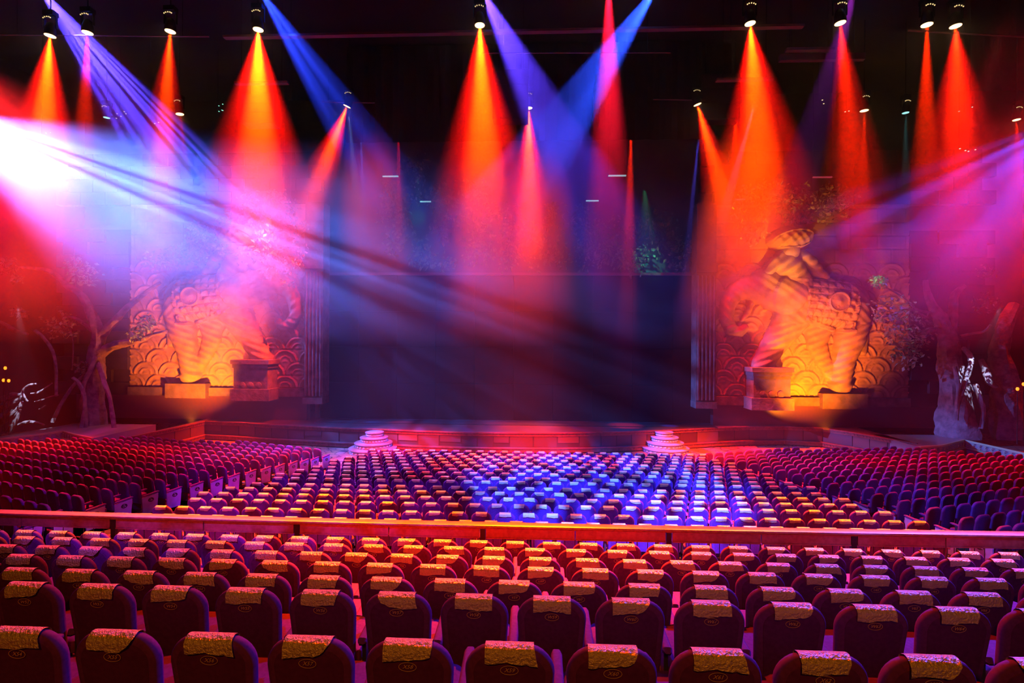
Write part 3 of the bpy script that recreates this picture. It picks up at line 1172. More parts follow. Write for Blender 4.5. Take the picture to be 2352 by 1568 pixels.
for mirror, side in ((False, 'right'), (True, 'left')):
    org = at_y(1600 if not mirror else 250, 450, YW)
    k = SCL * PXM

    def wx(u):
        return org.x + (u if not mirror else 1490 - u) * k

    def wz(v):
        return org.z - v * k
    o = relief('wall_carved_' + side, h_wall, 110, 1330, 60, 1300, 6, mirror, STONE, None, closed=False)
    o['kind'] = 'structure'
    base = Vector((wx(760), YW, wz(1240)))
    e = empty('elephant_relief', base)
    tag(e, 'carved stone elephant carrying a rider, in high relief on the %s wall of the stage' % side, 'sculpture', 'mirrored elephant reliefs')
    relief('elephant', h_elephant, 120, 1110, 440, 1270, 6, mirror, SCULPT, e)
    relief('saddle_blanket', h_blanket, 600, 1000, 490, 910, 5, mirror, SCULPT, e)
    relief('shield', h_shield, 740, 900, 610, 770, 4, mirror, SCULPT, e)
    relief('rider', h_rider, 370, 830, 330, 800, 5, mirror, SCULPT, e)
    relief('rider_head', h_head, 490, 630, 290, 440, 4, mirror, SCULPT, e)
    relief('helmet', h_helmet, 420, 710, 195, 375, 4, mirror, SCULPT, e)
    # pedestal under the raised front foot
    pe = empty('stone_pedestal', (wx(425), YW - .5, wz(1360)))
    tag(pe, 'square stone pedestal under the front foot of the %s elephant' % side, 'pedestal', 'stone pedestals')
    mb = MB()
    hk = k
    for (hw, v0, v1, dp) in ((128, 1360, 1285, .95), (112, 1285, 1150, .8), (118, 1150, 1125, .88), (126, 1125, 1098, .95)):
        mb.box((-hw * hk, -dp, (1360 - v0) * hk), (hw * hk, .45, (1360 - v1) * hk))
    mb.build('block', STONE2, pe)
    mb = MB()
    for q in (-1, 0, 1):
        mb.lathe([(.2, 0), (.2, .04), (.12, .06)], (0, 0, 0), 18, Matrix.Translation((q * .52, -.8, .95)) @ Matrix.Rotation(math.pi / 2, 4, 'X'))
    mb.build('rosette', STONE2, pe, True)
    # wall base, dark plinth, outer wall slabs and the pilaster beside the screen
    mb = MB()
    zb0 = wz(1345)
    for (u0, u1, v0, dp) in ((110, 1330, 1290, .25), (770, 1045, 1262, .6)):
        xa, xb = sorted((wx(u0), wx(u1)))
        mb.box((xa, YW - dp, zb0 if dp < .5 else zb0 - .12), (xb, YW + .2, wz(v0)))
    structure('trim_1' if side == 'left' else 'trim_2', mb, STONE2)
    mb = MB()
    xa, xb = sorted((wx(110), wx(1700)))
    mb.box((xa, YW - .1, SZ), (xb, YW + .4, zb0))
    structure('baseboard_' + side, mb, mat('dark_plinth', (.07, .03, .035), .3, spec=.5))
    mb = MB()
    xa, xb = sorted((wx(-10), wx(112)))
    rs = []
    mb.box((xa, YW - .45, SZ + 1.2), (xb, YW + .6, wz(60)))
    for q in range(5):
        x_ = xa + (xb - xa) * (q + .5) / 5
        mb.tube([(x_, YW - .47, SZ + 1.6), (x_, YW - .47, wz(520))], .09, 8, sub=1)
    mb.box((xa - .05, YW - .6, SZ + 1.1), (xb + .05, YW + .5, SZ + 1.5))
    mb.box((xa - .05, YW - .6, wz(500)), (xb + .05, YW + .5, wz(440)))
    pl = structure('pillar_' + side, mb, STONE2)
    # upper and outer masonry
    mb = MB()
    rnd = random.Random(11)
    for r_ in range(4):
        v1 = 60 - 86 * r_
        for c_ in range(10):
            u0 = 110 + 175 * c_ - (87 if r_ % 2 else 0)
            dp = rnd.uniform(0, .02)
            xa, xb = sorted((wx(u0 + 2), wx(u0 + 173)))
            mb.box((xa, YW - .05 - dp, wz(v1)), (xb, YW + .4, wz(v1 - 84)))
    for r_ in range(13):
        v1 = 1345 - 86 * r_
        for c_ in range(3):
            u0 = 1330 + 175 * c_ - (60 if r_ % 2 and c_ else 0)
            dp = rnd.uniform(-.05, .25)
            xa, xb = sorted((wx(u0 + 2), wx(u0 + 173)))
            mb.box((xa, YW - .05 - dp, wz(v1)), (xb, YW + .4, wz(v1 - 84)))
    structure('wall_masonry_' + side, mb, MASON)


# ------------------------------------------------------------------ foliage and trees
def leaves(mb, c, rad, n, size, rnd, hang=.0, mi=0, shape='ball'):
    c = Vector(c)
    for _ in range(n):
        while True:
            p = Vector((rnd.uniform(-1, 1), rnd.uniform(-1, 1), rnd.uniform(-1, 1)))
            if p.length < 1:
                break
        p = c + Vector((p.x * rad[0], p.y * rad[1], p.z * rad[2]))
        s = size * rnd.uniform(.6, 1.3)
        a = Vector((rnd.gauss(0, 1), rnd.gauss(0, 1), rnd.gauss(0, 1) - hang)).normalized()
        b = a.orthogonal().normalized()
        b = (Matrix.Rotation(rnd.uniform(0, 6.28), 3, a) @ b)
        nrm = a.cross(b)
        mb.add([p, p + a * s * .5 + b * s * .28 + nrm * s * .08, p + a * s, p + a * s * .5 - b * s * .28 + nrm * s * .08], [(0, 1, 2), (0, 2, 3)], mi)


def in_px(poly, px, py):
    c = False
    n = len(poly)
    for i in range(n):
        x0, y0 = poly[i]
        x1, y1 = poly[(i + 1) % n]
        if (y0 > py) != (y1 > py) and px < (x1 - x0) * (py - y0) / (y1 - y0) + x0:
            c = not c
    return c


rnd = random.Random(21)
FOL = [('foliage', [(890, 380), (960, 360), (1040, 420), (1130, 430), (1200, 480), (1250, 540), (1260, 600), (1180, 615), (1000, 610), (900, 590), (880, 500)], 33.9, 2200, .30,
        'broad mass of leafy creeper hanging over the wall above the screen'),
       ('foliage', [(1250, 470), (1400, 470), (1560, 500), (1600, 590), (1560, 622), (1450, 622), (1340, 610), (1260, 600)], 33.9, 1700, .28,
        'sparser leafy creeper above the right half of the screen'),
       ('foliage', [(500, 520), (560, 450), (690, 440), (700, 560), (690, 640), (640, 655), (600, 610), (560, 590), (510, 600)], 32.2, 1500, .30,
        'leafy creeper hanging over the left elephant and its rider'),
       ('foliage', [(330, 590), (420, 520), (520, 520), (560, 590), (520, 610), (430, 600), (360, 612)], 32.2, 900, .30,
        'strip of dark creeper above the scalloped wall left of the left elephant'),
       ('foliage', [(1700, 430), (1960, 430), (1950, 500), (1900, 530), (1870, 510), (1800, 520), (1760, 500), (1720, 560), (1690, 500)], 32.2, 1500, .30,
        'leafy creeper hanging over the helmet of the right elephant rider')]
for nm, poly, Y, n, sz, lab in FOL:
    mb = MB()
    xs = [p[0] for p in poly]
    ys = [p[1] for p in poly]
    cl = []
    while len(cl) < n // 22:
        px, py = rnd.uniform(min(xs), max(xs)), rnd.uniform(min(ys), max(ys))
        if in_px(poly, px, py):
            cl.append(at_y(px, py, Y + rnd.uniform(-.3, .3)))
    for c in cl:
        leaves(mb, c, (.7, .35, .6), 22, sz, rnd, .8)
    o = mb.build(nm, LEAFD)
    tag(o, lab, 'foliage', None, 'stuff')


def tree(name, label, crop, off, sc_, Y, parts, leaf_spots, group=None):
    rnd = random.Random(len(parts) * 7)
    base = at_y(off[0] + crop[0] / sc_, off[1] + crop[1] / sc_, Y)
    e = empty(name, (base.x, Y, SZ if base.z < 2 else base.z))
    tag(e, label, 'tree', group)
    L = e.location
    for nm, pts in parts:
        P, Rr = [], []
        for q in pts:
            dy = q[3] if len(q) > 3 else 0
            p = at_y(off[0] + q[0] / sc_, off[1] + q[1] / sc_, Y + dy)
            P.append(p - L)
            Rr.append(q[2] / sc_ * Y / F)
        mb = MB()
        mb.tube(P, Rr, 10, sub=5, rough=.14, rnd=rnd)
        mb.build(nm, BARK, e, True)
    for (u, v, r, n, sz, m_) in leaf_spots:
        p = at_y(off[0] + u / sc_, off[1] + v / sc_, Y - .3) - L
        mb = MB()
        rr = r / sc_ * Y / F
        leaves(mb, p, (rr, rr * .6, rr * .8), n, sz, rnd, .4)
        mb.build('leaves', m_, e)
    return e


tree('banyan_tree', 'gnarled banyan with aerial roots and a sawn branch, beside the left elephant wall', (720, 1400), (0, 550), 3.337, 30.2, [
    ('trunk', [(720, 1500, 95), (715, 1300, 80), (730, 1100, 62), (740, 900, 55), (750, 720, 45), (700, 560, 34), (620, 430, 28), (500, 340, 24), (380, 245, 18), (200, 215, 10)]),
    ('branch', [(745, 900, 40), (820, 840, 36), (900, 805, 34), (1000, 785, 28), (1090, 765, 20), (1165, 730, 14), (1280, 705, 14)]),
    ('branch', [(750, 760, 34), (820, 690, 32), (880, 620, 28), (980, 520, 22), (1100, 420, 18), (1230, 330, 12)]),
    ('branch', [(720, 700, 20), (640, 640, 15), (560, 600, 11), (480, 590, 8)]),
    ('branch', [(500, 340, 14), (560, 240, 9), (600, 130, 6)]),
    ('aerial_root', [(740, 900, 22, -.3), (690, 1000, 16, -.6), (640, 1120, 15, -.8), (650, 1280, 14, -.9), (660, 1500, 16, -1)]),
    ('aerial_root', [(560, 1060, 12, -.8), (610, 1110, 14, -1), (645, 1200, 14, -1), (640, 1350, 12, -1.2), (610, 1500, 14, -1.2)]),
    ('aerial_root', [(760, 950, 20, -.3), (800, 1100, 16, -.7), (850, 1250, 14, -.9), (880, 1500, 18, -1)]),
    ('aerial_root', [(700, 1000, 14), (560, 1120, 12, -.5), (470, 1260, 12, -.8), (400, 1400, 14, -1)]),
    ('aerial_root', [(270, 700, 13, -.5), (340, 760, 12, -.8), (400, 850, 12, -1), (430, 1000, 10, -1), (430, 1200, 10, -1)]),
    ('hanging_vine', [(575, 60, 4), (570, 250, 4), (590, 420, 4)]),
    ('hanging_vine', [(520, 600, 5), (560, 800, 4), (550, 1000, 5)]),
], [(1120, 640, 90, 150, .24, LEAF), (1050, 720, 70, 90, .22, LEAF), (650, 260, 130, 120, .26, LEAF), (560, 180, 70, 60, .2, LEAF), (480, 660, 160, 120, .26, LEAFD), (650, 980, 70, 60, .24, LEAFD)])
tree('exposed_roots', 'tangle of pale twisted roots lit white at the far left of the stage', (100, 1400), (0, 550), 3.337, 28.0, [
    ('root', [(280, 1105, 6), (230, 1112, 8), (190, 1135, 9), (172, 1170, 9), (190, 1210, 8), (215, 1240, 5)]),
    ('root', [(90, 1185, 5), (130, 1180, 6), (172, 1178, 6)]),
    ('root', [(235, 1180, 5), (290, 1172, 8), (350, 1135, 5), (400, 1100, 4)]),
    ('root', [(265, 1242, 4), (330, 1226, 6), (390, 1202, 4), (450, 1190, 3)]),
    ('root', [(-80, 1250, 26), (20, 1225, 24), (100, 1190, 20), (170, 1190, 10)]),
    ('root', [(-60, 1330, 26), (60, 1270, 24), (130, 1230, 18), (180, 1200, 10)]),
    ('root', [(-20, 1420, 26), (80, 1340, 22), (150, 1280, 16), (170, 1240, 9)]),
    ('root', [(60, 1480, 24), (120, 1380, 18), (150, 1300, 12)]),
    ('root', [(300, 1300, 4), (330, 1285, 6), (350, 1270, 4)]),
    ('root', [(-40, 630, 22), (20, 650, 22), (80, 680, 18), (140, 705, 13), (215, 726, 9)]),
    ('root', [(140, 1420, 12), (200, 1400, 14), (260, 1400, 12), (340, 1420, 6)]),
], [(130, 300, 45, 60, .2, LEAF), (150, 560, 60, 70, .25, LEAFD), (60, 200, 90, 120, .28, LEAFD)])
tree('strangler_fig', 'broad fig tree with hanging roots at the right end of the stage', (640, 1500), (2000, 500), 3.0145, 30.2, [
    ('trunk', [(600, 1520, 120), (590, 1300, 95), (570, 1100, 75), (540, 950, 62), (520, 800, 52), (480, 700, 40), (430, 610, 28), (390, 520, 20), (380, 430, 14)]),
    ('branch', [(540, 850, 42), (560, 720, 32), (570, 620, 26), (590, 520, 22), (650, 470, 16)]),
    ('branch', [(520, 790, 32), (440, 780, 26), (360, 800, 22), (330, 810, 16)]),
    ('branch', [(450, 660, 10), (330, 640, 8), (250, 570, 6), (140, 500, 5), (70, 470, 4)]),
    ('branch', [(400, 700, 9), (260, 630, 7), (160, 670, 6), (60, 690, 4)]),
    ('trunk', [(980, 1520, 110), (950, 1300, 90), (920, 1100, 70), (890, 900, 52), (930, 750, 44), (1000, 600, 40)]),
    ('aerial_root', [(640, 900, 14, -.5), (690, 960, 16, -.9), (680, 1060, 14, -1), (640, 1180, 12, -1), (600, 1300, 12, -1)]),
    ('aerial_root', [(760, 980, 14, -.7), (800, 1060, 20, -.9), (820, 1130, 22, -1), (870, 1170, 14, -1)]),
    ('aerial_root', [(580, 1030, 12, -.8), (600, 1120, 14, -1), (605, 1200, 12, -1), (590, 1400, 14, -1)]),
    ('aerial_root', [(720, 1150, 14, -.8), (760, 1250, 15, -1), (780, 1350, 12, -1), (765, 1460, 12, -1)]),
    ('aerial_root', [(620, 820, 10, -.4), (700, 800, 9, -.6), (780, 790, 8, -.8), (830, 740, 7, -.8)]),
], [(60, 440, 62, 150, .19, LEAF), (45, 690, 35, 40, .18, LEAF), (250, 780, 170, 260, .28, LEAFD), (150, 640, 150, 160, .26, LEAFD), (800, 370, 70, 50, .2, LEAFD), (800, 590, 100, 60, .2, LEAFD), (260, 940, 120, 120, .28, LEAFD)])

# ------------------------------------------------------------------ stage lamps in the haze
LENS_HOT = mat('lens_hot', (.9, .5, .2), .3, emit=(1, .55, .22), estr=9)
LENS_CY = mat('lens_cyan', (.5, .9, .8), .3, emit=(.35, .9, .85), estr=2.2)
LENS_B = mat('lens_blue', (.3, .4, 1), .3, emit=(.25, .4, 1), estr=9)
DOT = mat('indicator_light', (.9, .7, .3), .3, emit=(1, .72, .3), estr=1.6)


def stage_lamp(px, py, Y, ax, ay, AY, color, power, angle, label, lens=None, r=.2, gobo=None, blend=1.0, dots=True, group='moving-head lamps on the trusses', name='stage_lamp', drop=1.0, halo=0):
    P = at_y(px, py, Y)
    A = at_y(ax, ay, AY)
    d = (A - P).normalized()
    e = empty(name, P)
    tag(e, label, 'lamp', group)
    q = d.to_track_quat('-Z', 'Y').to_matrix().to_4x4()
    mb = MB()
    mb.lathe([(r * 1.08, .0), (r * 1.12, .06), (r * 1.05, .2), (r * .95, .32), (r * .7, .5), (r * .35, .56)], (0, 0, 0), 20, q)
    mb.build('head', BLACK, e, True)
    mb = MB()
    mb.lathe([(r * .97, -.012), (r * .97, .02)], (0, 0, 0), 24, q)
    mb.build('lens', lens or LENS_HOT, e)
    c = -d * .3
    up = r * 2.6 * drop
    mb = MB()
    for s in (-1, 1):
        mb.box((c.x + s * r * 1.25 - .02, c.y - .05, c.z), (c.x + s * r * 1.25 + .02, c.y + .05, c.z + up))
    mb.box((c.x - r * 1.27, c.y - .05, c.z + up - .04), (c.x + r * 1.27, c.y + .05, c.z + up))
    mb.build('yoke', BLACK, e)
    mb = MB()
    mb.box((c.x - r * 1.1, c.y - .16, c.z + up), (c.x + r * 1.1, c.y + .16, c.z + up + .2))
    mb.tube([(c.x, c.y, c.z + up + .2), (c.x, c.y, 24.0 - P.z)], .025, 6, sub=1)
    mb.build('base', BLACK, e)
    if dots:
        mb = MB()
        for k in range(5):
            a = math.radians(30 + 30 * k)
            mb.box((c.x + math.cos(a) * r * .9 - .018, c.y - .2, c.z + up - .22 + math.sin(a) * r * .5 - .018), (c.x + math.cos(a) * r * .9 + .018, c.y - .17, c.z + up - .22 + math.sin(a) * r * .5 + .018))
        mb.build('indicator_lights', DOT, e)
    l = spot('beam_light', P + d * .04, A, color, power * .55, angle, blend, .05, gobo)
    l.parent = e
    l.matrix_parent_inverse = Matrix.Translation(P).inverted()
    if halo:
        l2 = spot('beam_halo_light', P + d * .05, A, (1, .004, .002), power * .55 * halo, angle * 1.9, 1, .05)  # added wider red spot for the soft halo around the beam
        l2.parent = e
        l2.matrix_parent_inverse = Matrix.Translation(P).inverted()
    return e


OR = (1, .055, .0)
RD = (1, .014, .0)
MG = (1, .006, .03)
LAMPS = [
    (115, 82, 22, 55, 1000, 22.3, OR, 700000, 17, 'amber stage lamp, first from the left on the front truss'),
    (201, 75, 22, 170, 1000, 22.3, RD, 170000, 12, 'red stage lamp, second from the left on the front truss'),
    (391, 72, 22, 340, 1000, 22.3, OR, 330000, 13, 'orange stage lamp, third from the left on the front truss'),
    (593, 68, 22, 597, 1000, 22.3, OR, 900000, 22, 'amber stage lamp with wide beam, fourth from the left on the front truss'),
    (1102, 58, 22, 1125, 1000, 22.3, OR, 650000, 20, 'orange stage lamp alone above the middle of the stage'),
    (1723, 54, 22, 1790, 1000, 22.3, OR, 480000, 20, 'orange stage lamp, first right of the middle on the front truss'),
    (1930, 53, 22, 2010, 1000, 22.3, RD, 280000, 13, 'red stage lamp, third from the right on the front truss'),
    (2129, 57, 22, 2120, 1000, 22.3, RD, 170000, 12, 'red stage lamp, left one of the close pair at the right end'),
    (2195, 60, 22, 2225, 1000, 22.3, RD, 280000, 17, 'red stage lamp, right one of the close pair at the right end'),
    (797, 244, 29.5, 600, 760, 31, OR, 420000, 17, 'orange stage lamp aimed down left on the rear truss'),
    (1214, 248, 29.3, 1222, 960, 31, OR, 480000, 17, 'orange stage lamp half hidden behind the black hanging speaker'),
    (1602, 240, 29.5, 1790, 900, 31, OR, 420000, 15, 'orange stage lamp aimed down right on the rear truss'),
    (1985, 254, 29.5, 1985, 900, 30, RD, 60000, 11, 'small red stage lamp below the right part of the front truss'),
    (413, 262, 29.5, 470, 700, 30, RD, 30000, 9, 'small red stage lamp on the rear truss among the blue haze'),
]
for a in LAMPS:
    stage_lamp(a[0], a[1], a[2], a[3], a[4], a[5], a[6], a[7], a[8], a[9], r=.21, halo=.26 if a[7] > 180000 else 0)
stage_lamp(245, 270, 29.5, 240, 900, 30, (.1, .5, .5), 800, 10, 'stage lamp with pale cyan lens, dim, on the left of the rear truss', LENS_CY, .17)
stage_lamp(2080, 259, 29.5, 2080, 900, 30, (.08, .4, .4), 12000, 9, 'stage lamp with pale green lens and faint beam on the rear truss', LENS_CY, .17)
# lamps above or beside the frame whose beams cross it
STREAK = dict(scale=(1, 30, 0), detail=1, lo=.45, hi=.56, floor=.08, top=2.3)
stage_lamp(85, -35, 22, 470, 470, 24, (.09, .05, 1), 200000, 24, 'blue stage lamp above the left end of the front truss', LENS_B, .2, dict(STREAK, seed=1), .5)
stage_lamp(585, -40, 22, 860, 380, 24, (.02, .05, 1), 80000, 20, 'blue stage lamp above the fourth amber lamp', LENS_B, .2, dict(STREAK, seed=2), .5)
stage_lamp(1095, -45, 22, 1330, 420, 24, (.10, .04, 1), 170000, 22, 'blue stage lamp above the middle orange lamp', LENS_B, .2, dict(STREAK, seed=3), .5)
stage_lamp(1520, -45, 22, 1220, 400, 24, (.02, .07, 1), 130000, 22, 'blue stage lamp right of the middle, aimed down left', LENS_B, .2, dict(STREAK, seed=4), .5)
stage_lamp(1398, -60, 22, 1400, 900, 22.5, MG, 240000, 14, 'magenta stage lamp above the frame between two blue ones', None, .2)
stage_lamp(1975, -60, 22, 1830, 420, 24, (.35, .02, .5), 30000, 14, 'violet stage lamp above the third red lamp from the right', LENS_B, .2, dict(STREAK, seed=5), .6)
stage_lamp(-130, 252, 26, 480, 600, 26, (.07, .18, 1), 520000, 46, 'powerful blue-white wash lamp beyond the left edge of the photo', LENS_B, .25, dict(STREAK, seed=7, detail=1, floor=.3, top=2.6, lo=.38, hi=.66, scale=(.8, 30, 0)), .9)
stage_lamp(-60, 240, 25, 260, 760, 26, (.9, .01, .30), 16000, 60, 'added magenta wash light for ambient haze glow, unseen beyond the left edge', None, .25, dict(STREAK, seed=8, floor=.4), 1)  # added light, stands in for glow scattered between beams in the haze
stage_lamp(2500, 250, 27, 2050, 660, 26, (.08, .06, 1), 42000, 48, 'blue wash lamp beyond the right edge of the photo', LENS_B, .25, dict(STREAK, seed=9, floor=.15, scale=(2, 20, 0)), .9)
stage_lamp(2335, 275, 30, 2345, 700, 30, RD, 60000, 14, 'small red stage lamp at the far right of the rear truss', None, .18)
# lamps hidden behind the black border cloth
for px, ax, col, pw, an, lab in ((915, 918, MG, 130000, 6, 'narrow magenta lamp behind the black border, left part'), (1145, 1146, RD, 150000, 7, 'narrow red lamp behind the black border, middle'),
                                 (1450, 1440, RD, 240000, 8, 'narrow red lamp behind the black border, right part'), (828, 846, (.03, .12, 1), 160000, 4, 'narrow blue lamp behind the black border, left end'),
                                 (1608, 1560, (.10, .08, 1), 160000, 4, 'narrow blue lamp behind the black border, right end')):
    stage_lamp(px, 285, 32, ax, 760, 32.2, col, pw, an, lab, None if col[0] > .5 else LENS_B, .14, dots=False, group='lamps behind the border cloth')
stage_lamp(1688, 235, 31.5, 1700, 800, 32, RD, 260000, 11, 'red lamp behind the dark speaker block right of the border', None, .15, dots=False, group='lamps behind the border cloth')

# warm uplights and small accents on the scenery
for s, (px, py, ax, ay, pw) in enumerate(((1900, 985, 1850, 830, 14000), (440, 975, 440, 800, 14000))):
    p = at_y(px, py, 29.3)
    p.z = SZ + .3
    spot('scenery_uplight', p, at_y(ax, ay, 33), UP, pw * 1.1, 96, 1, .1)
p = at_y(1800, 760, 29)
spot('scenery_amber', p, at_y(1810, 520, 33), (1, .33, .0), 6500, 44, 1, .1)
spot('scenery_pink', at_y(620, 500, 30.5), at_y(560, 600, 33), (1, .25, .25), 2500, 80, 1, .1)
spot('scenery_fill', at_y(1850, 760, 27), at_y(1850, 740, 33), (1, .12, .01), 9000, 66, 1, .2)
spot('scenery_fill', at_y(500, 760, 27), at_y(500, 740, 33), (1, .10, .04), 9000, 66, 1, .2)
spot('scenery_fill', at_y(1000, -60, 26), at_y(1120, 520, 34), (1, .24, .18), 70000, 32, 1, .2)
spot('scenery_green', at_y(1960, 560, 27), at_y(2020, 650, 30.2), (.02, 1, .35), 1500, 12, 1, .05)
spot('foliage_green', at_y(1480, 430, 29), at_y(1490, 600, 34), (.05, 1, .45), 2600, 22, 1, .05, dict(DOTS, seed=21, floor=0))
spot('foliage_green', at_y(960, 400, 29), at_y(960, 490, 34), (.05, 1, .9), 900, 14, 1, .05)
spot('root_spot', at_y(40, 700, 25), at_y(70, 925, 28), (.6, .65, 1), 6500, 15, .3, .02, dict(DOTS, seed=3, floor=0, lo=.47, hi=.53, scale=(40, 40, 0), top=2))
spot('root_spot', at_y(2300, 700, 26), at_y(2240, 860, 29.2), (.5, .6, 1), 5500, 17, .3, .02, dict(DOTS, seed=5, floor=0, lo=.50, hi=.54, scale=(40, 40, 0), top=2))
spot('steps_spot', (-8, 22, 16), at_z(868, 995, .8), (.35, .5, 1), 8000, 7, .3, .05)
spot('steps_spot', (9, 22, 16), at_z(1520, 995, .8), (.35, .42, 1), 8000, 7, .3, .05)

# ------------------------------------------------------------------ rigging overhead
PIPE = mat('painted_pipe', (.12, .1, .1), .5, .3)
for (x0, y0, x1, y1, Y, w, lab) in (
        (515, 86, 1845, 71, 23, .10, 'long steel pipe batten across the upper middle'),
        (1105, 122, 1540, 121, 24, .05, 'thin pipe batten below the long one, ending right of the magenta beam'),
        (2085, 70, 2352, 84, 22.6, .08, 'steel pipe batten behind the right pair of red lamps'),
        (-20, 80, 480, 84, 22.8, .06, 'steel pipe batten behind the left lamps'),
        (540, 192, 662, 191, 25, .10, 'short flat bracket bar catching the fourth amber beam'),
        (1645, 184, 1775, 183, 25, .10, 'short flat bracket bar under the first orange lamp right of the middle'),
        (1805, 115, 1915, 114, 25, .12, 'short duct between two right lamps, upper'),
        (1790, 134, 1985, 134, 26, .3, 'wide duct between two right lamps, lower'),
        (1500, 228, 1620, 230, 29.7, .08, 'short pipe holding the lamp aimed down right'),
        (740, 234, 860, 236, 29.7, .08, 'short pipe holding the lamp aimed down left')):
    A_, B_ = at_y(x0, y0, Y), at_y(x1, y1, Y)
    e = empty('pipe_batten', A_)
    tag(e, lab, 'pipe', 'pipes hung under the ceiling')
    v = B_ - A_
    mb = MB()
    if w >= .1:
        mb.box((0, -.12, -w / 2), (v.x, .12, w / 2))
    else:
        mb.tube([(0, 0, 0), v], w / 2, 8, sub=1)
    mb.build('pipe', PIPE, e)
    for t in (.12, .88):
        mb = MB()
        mb.tube([v * t, v * t + Vector((0, 0, 24 - (A_ + v * t).z))], .012, 4, sub=1)
        mb.build('hanger_cable', BLACK, e)


def hang_box(name, px0, py0, px1, py1, Y, dep, label, cat, material=CLOTH, grp=None):
    a, b = at_y(px0, py0, Y), at_y(px1, py1, Y)
    e = empty(name, ((a.x + b.x) / 2, Y, b.z))
    tag(e, label, cat, grp)
    mb = MB()
    w_, h_ = (b.x - a.x) / 2, a.z - b.z
    mb.box((-w_, 0, 0), (w_, dep, h_))
    mb.build('body', material, e)
    mb = MB()
    for q in range(3):
        z_ = h_ * (q + .08) / 3
        mb.box((-w_ * .92, -.03, z_), (w_ * .92, .0, z_ + h_ * .27))
    mb.build('grille', mat('speaker_grille', (.02, .02, .022), .8), e)
    mb = MB()
    for s in (-1, 1):
        mb.tube([(s * w_ * .7, dep / 2, h_), (s * w_ * .7, dep / 2, 24 - b.z)], .015, 4, sub=1)
    mb.build('hanger_cable', BLACK, e)
    return e


hang_box('hanging_speaker', 1132, 160, 1213, 272, 26.5, .8, 'black loudspeaker array hanging left of the half-hidden orange lamp', 'speaker')
hang_box('hanging_speaker', 1612, 170, 1700, 274, 30.6, .8, 'black loudspeaker block hanging right of the lamp aimed down right', 'speaker')
hang_box('hanging_speaker', 555, 215, 628, 282, 27.5, .8, 'black loudspeaker block hanging under the fourth amber lamp', 'speaker')
# the black border
a, b = at_y(796, 150, 30.8), at_y(1612, 319, 30.8)
mb = MB()
n = 60
rs0, rs1 = [], []
vs, fs = [], []
for k in range(n + 1):
    x = a.x + (b.x - a.x) * k / n
    y = 30.8 + .06 * math.sin(k * 1.7)
    vs += [(x, y, b.z), (x, y, 23.8), (x, y + .03, 23.8), (x, y + .03, b.z)]
for k in range(n):
    for j in range(4):
        fs.append((4 * k + j, 4 * k + (j + 1) % 4, 4 * k + 4 + (j + 1) % 4, 4 * k + 4 + j))
mb.add(vs, fs)
o = mb.build('border_curtain', CLOTH)
tag(o, 'wide black border cloth hanging above the stage between the rear lamps', 'curtain')

# glowing swing bars on wires
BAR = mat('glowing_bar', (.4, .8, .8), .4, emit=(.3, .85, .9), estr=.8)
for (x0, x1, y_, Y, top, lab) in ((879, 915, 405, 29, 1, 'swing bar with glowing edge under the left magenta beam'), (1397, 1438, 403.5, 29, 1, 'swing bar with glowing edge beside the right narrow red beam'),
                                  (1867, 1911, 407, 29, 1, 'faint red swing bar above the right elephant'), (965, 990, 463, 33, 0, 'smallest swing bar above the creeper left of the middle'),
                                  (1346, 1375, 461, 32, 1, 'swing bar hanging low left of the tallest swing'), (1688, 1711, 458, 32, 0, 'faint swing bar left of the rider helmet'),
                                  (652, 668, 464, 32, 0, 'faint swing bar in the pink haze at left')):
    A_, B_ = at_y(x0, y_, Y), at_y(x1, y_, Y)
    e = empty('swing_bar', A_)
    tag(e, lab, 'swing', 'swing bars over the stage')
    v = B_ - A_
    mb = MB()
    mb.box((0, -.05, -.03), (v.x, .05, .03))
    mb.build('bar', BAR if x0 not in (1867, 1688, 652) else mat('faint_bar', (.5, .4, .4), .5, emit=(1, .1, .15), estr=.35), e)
    for t in (0, 1):
        mb = MB()
        mb.tube([v * t, v * t + Vector((0, 0, 24.0 - A_.z))], .012, 4, sub=1)
        mb.build('wire', PIPE, e)

# truss lights: tiny fixtures in the dark at both sides
for (px, py, Y, em, lab) in ((275, 264, 29.6, (1, .8, .4), 'cluster of tiny white lights beside the pale cyan lens'), (345, 272, 29.6, (1, .7, .6), 'two tiny pale lights left of the small red lamp'),
                             (500, 250, 29.6, (.3, 1, .7), 'curved row of tiny green lights right of the small red lamp'), (1880, 240, 29.6, (1, .8, .4), 'tiny warm lights below the ducts'),
                             (1945, 250, 29.6, (1, .8, .5), 'tiny warm lights left of the small red lamp'), (2215, 257, 29.6, (.5, 1, .9), 'tiny white-green light near the right end of the rear truss'),
                             (2203, 342, 27, (1, .9, .8), 'bright tiny light in the violet haze at right'), (2228, 340, 27, (1, .8, .6), 'dim tiny light right of the bright one in the violet haze'),
                             (95, 306, 27, (1, .5, .3), 'tiny light in the white haze at left')):
    p = at_y(px, py, Y)
    mb = MB()
    rr = random.Random(int(px))
    for k in range(5 if px in (275, 500) else 2):
        q = Vector((rr.uniform(-.5, .5), 0, rr.uniform(-.3, .3)))
        mb.lathe([(.0, -.03), (.045, 0), (.0, .03)], tuple(q), 8, cap=False)
    mb.tube([(0, .02, 0), (0, .02, 24.0 - p.z)], .010, 4, 1, sub=1)
    o = mb.build('pilot_light', [mat('pilot_%d' % int(px), em, .4, emit=em, estr=1.8), BLACK])
    o.location = p
    tag(o, lab, 'light', 'tiny lights around the rear truss')

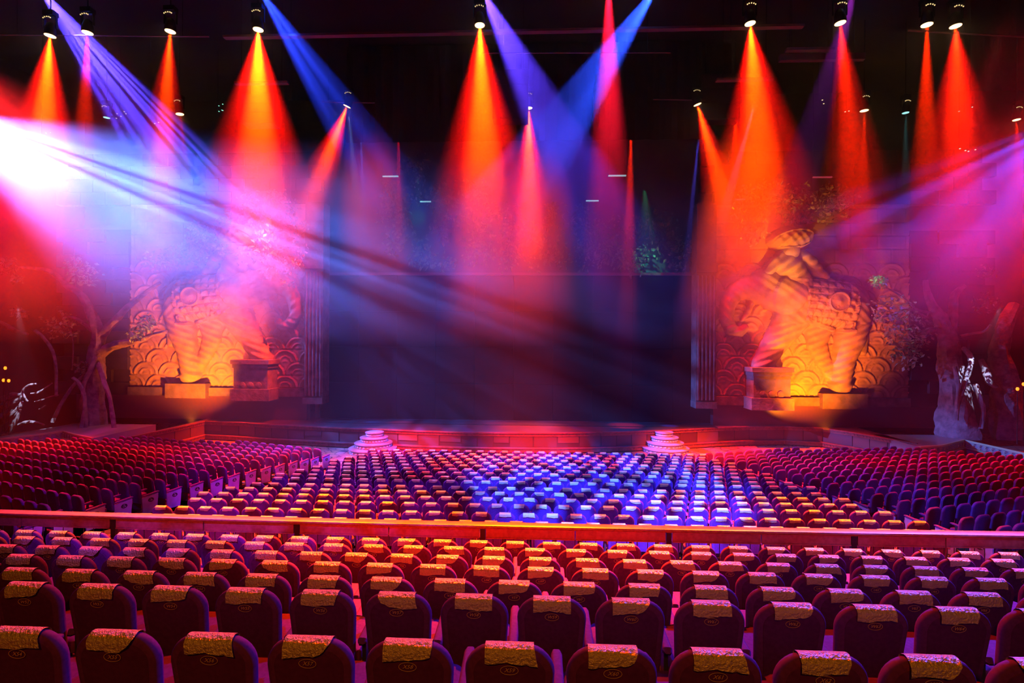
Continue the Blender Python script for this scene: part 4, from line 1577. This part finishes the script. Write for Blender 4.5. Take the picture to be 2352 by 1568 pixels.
# lanterns at the frame edges
for (px, py, Y, lab) in ((8, 873, 27.5, 'small orange lantern low among the left roots'), (12, 845, 27.5, 'small orange lantern just above the other one at left'),
                         (20, 874, 27.4, 'small orange lantern right of the low pair at left'), (2337, 893, 28, 'small round orange lantern at the far right'), (2351, 882, 28, 'small orange lantern cut by the right frame edge')):
    p = at_y(px, py, Y)
    e = empty('lantern', p)
    tag(e, lab, 'lantern', 'orange lanterns at the sides')
    mb = MB()
    mb.lathe([(.03, -.09), (.06, -.05), (.07, 0), (.06, .05), (.03, .09)], n=10)
    mb.build('glass', mat('lantern_glow', (1, .4, .05), .4, emit=(1, .22, .01), estr=3), e, True)
    mb = MB()
    mb.lathe([(.05, .09), (.075, .1), (.02, .14)], n=10)
    mb.tube([(0, 0, -.09), (0, 0, SZ - p.z)], .02, 6, sub=1)
    mb.build('pole', BLACK, e)

# ------------------------------------------------------------------ haze over the stage
mb = MB()
mb.box((-33.5, 17.5, -.2), (33.5, 37.8, 23.6))
hz = mb.build('haze', BLACK)
m = bpy.data.materials.new('theatrical_haze')
m.use_nodes = True
nt = m.node_tree
nt.nodes.remove(nt.nodes['Principled BSDF'])
v = nt.nodes.new('ShaderNodeVolumeScatter')
tc = nt.nodes.new('ShaderNodeTexCoord')
sx = nt.nodes.new('ShaderNodeSeparateXYZ')
nt.links.new(tc.outputs['Object'], sx.inputs[0])
mr = nt.nodes.new('ShaderNodeMapRange')
mr.inputs[1].default_value = 6
mr.inputs[2].default_value = 18
mr.inputs[3].default_value = .002
mr.inputs[4].default_value = .055
nt.links.new(sx.outputs['Z'], mr.inputs[0])
no = nt.nodes.new('ShaderNodeTexNoise')
no.inputs['Scale'].default_value = .22
no.inputs['Detail'].default_value = 1
nt.links.new(tc.outputs['Object'], no.inputs['Vector'])
m2 = nt.nodes.new('ShaderNodeMapRange')
m2.inputs[1].default_value = .35
m2.inputs[2].default_value = .65
m2.inputs[3].default_value = .45
m2.inputs[4].default_value = 1.5
nt.links.new(no.outputs[0], m2.inputs[0])
mu = nt.nodes.new('ShaderNodeMath')
mu.operation = 'MULTIPLY'
nt.links.new(mr.outputs[0], mu.inputs[0])
nt.links.new(m2.outputs[0], mu.inputs[1])
nt.links.new(mu.outputs[0], v.inputs['Density'])
v.inputs['Anisotropy'].default_value = .3
nt.links.new(v.outputs[0], nt.nodes['Material Output'].inputs['Volume'])
hz.data.materials.clear()
hz.data.materials.append(m)
tag(hz, 'thin theatrical haze filling the stage house and showing the light beams', 'haze', None, 'stuff')
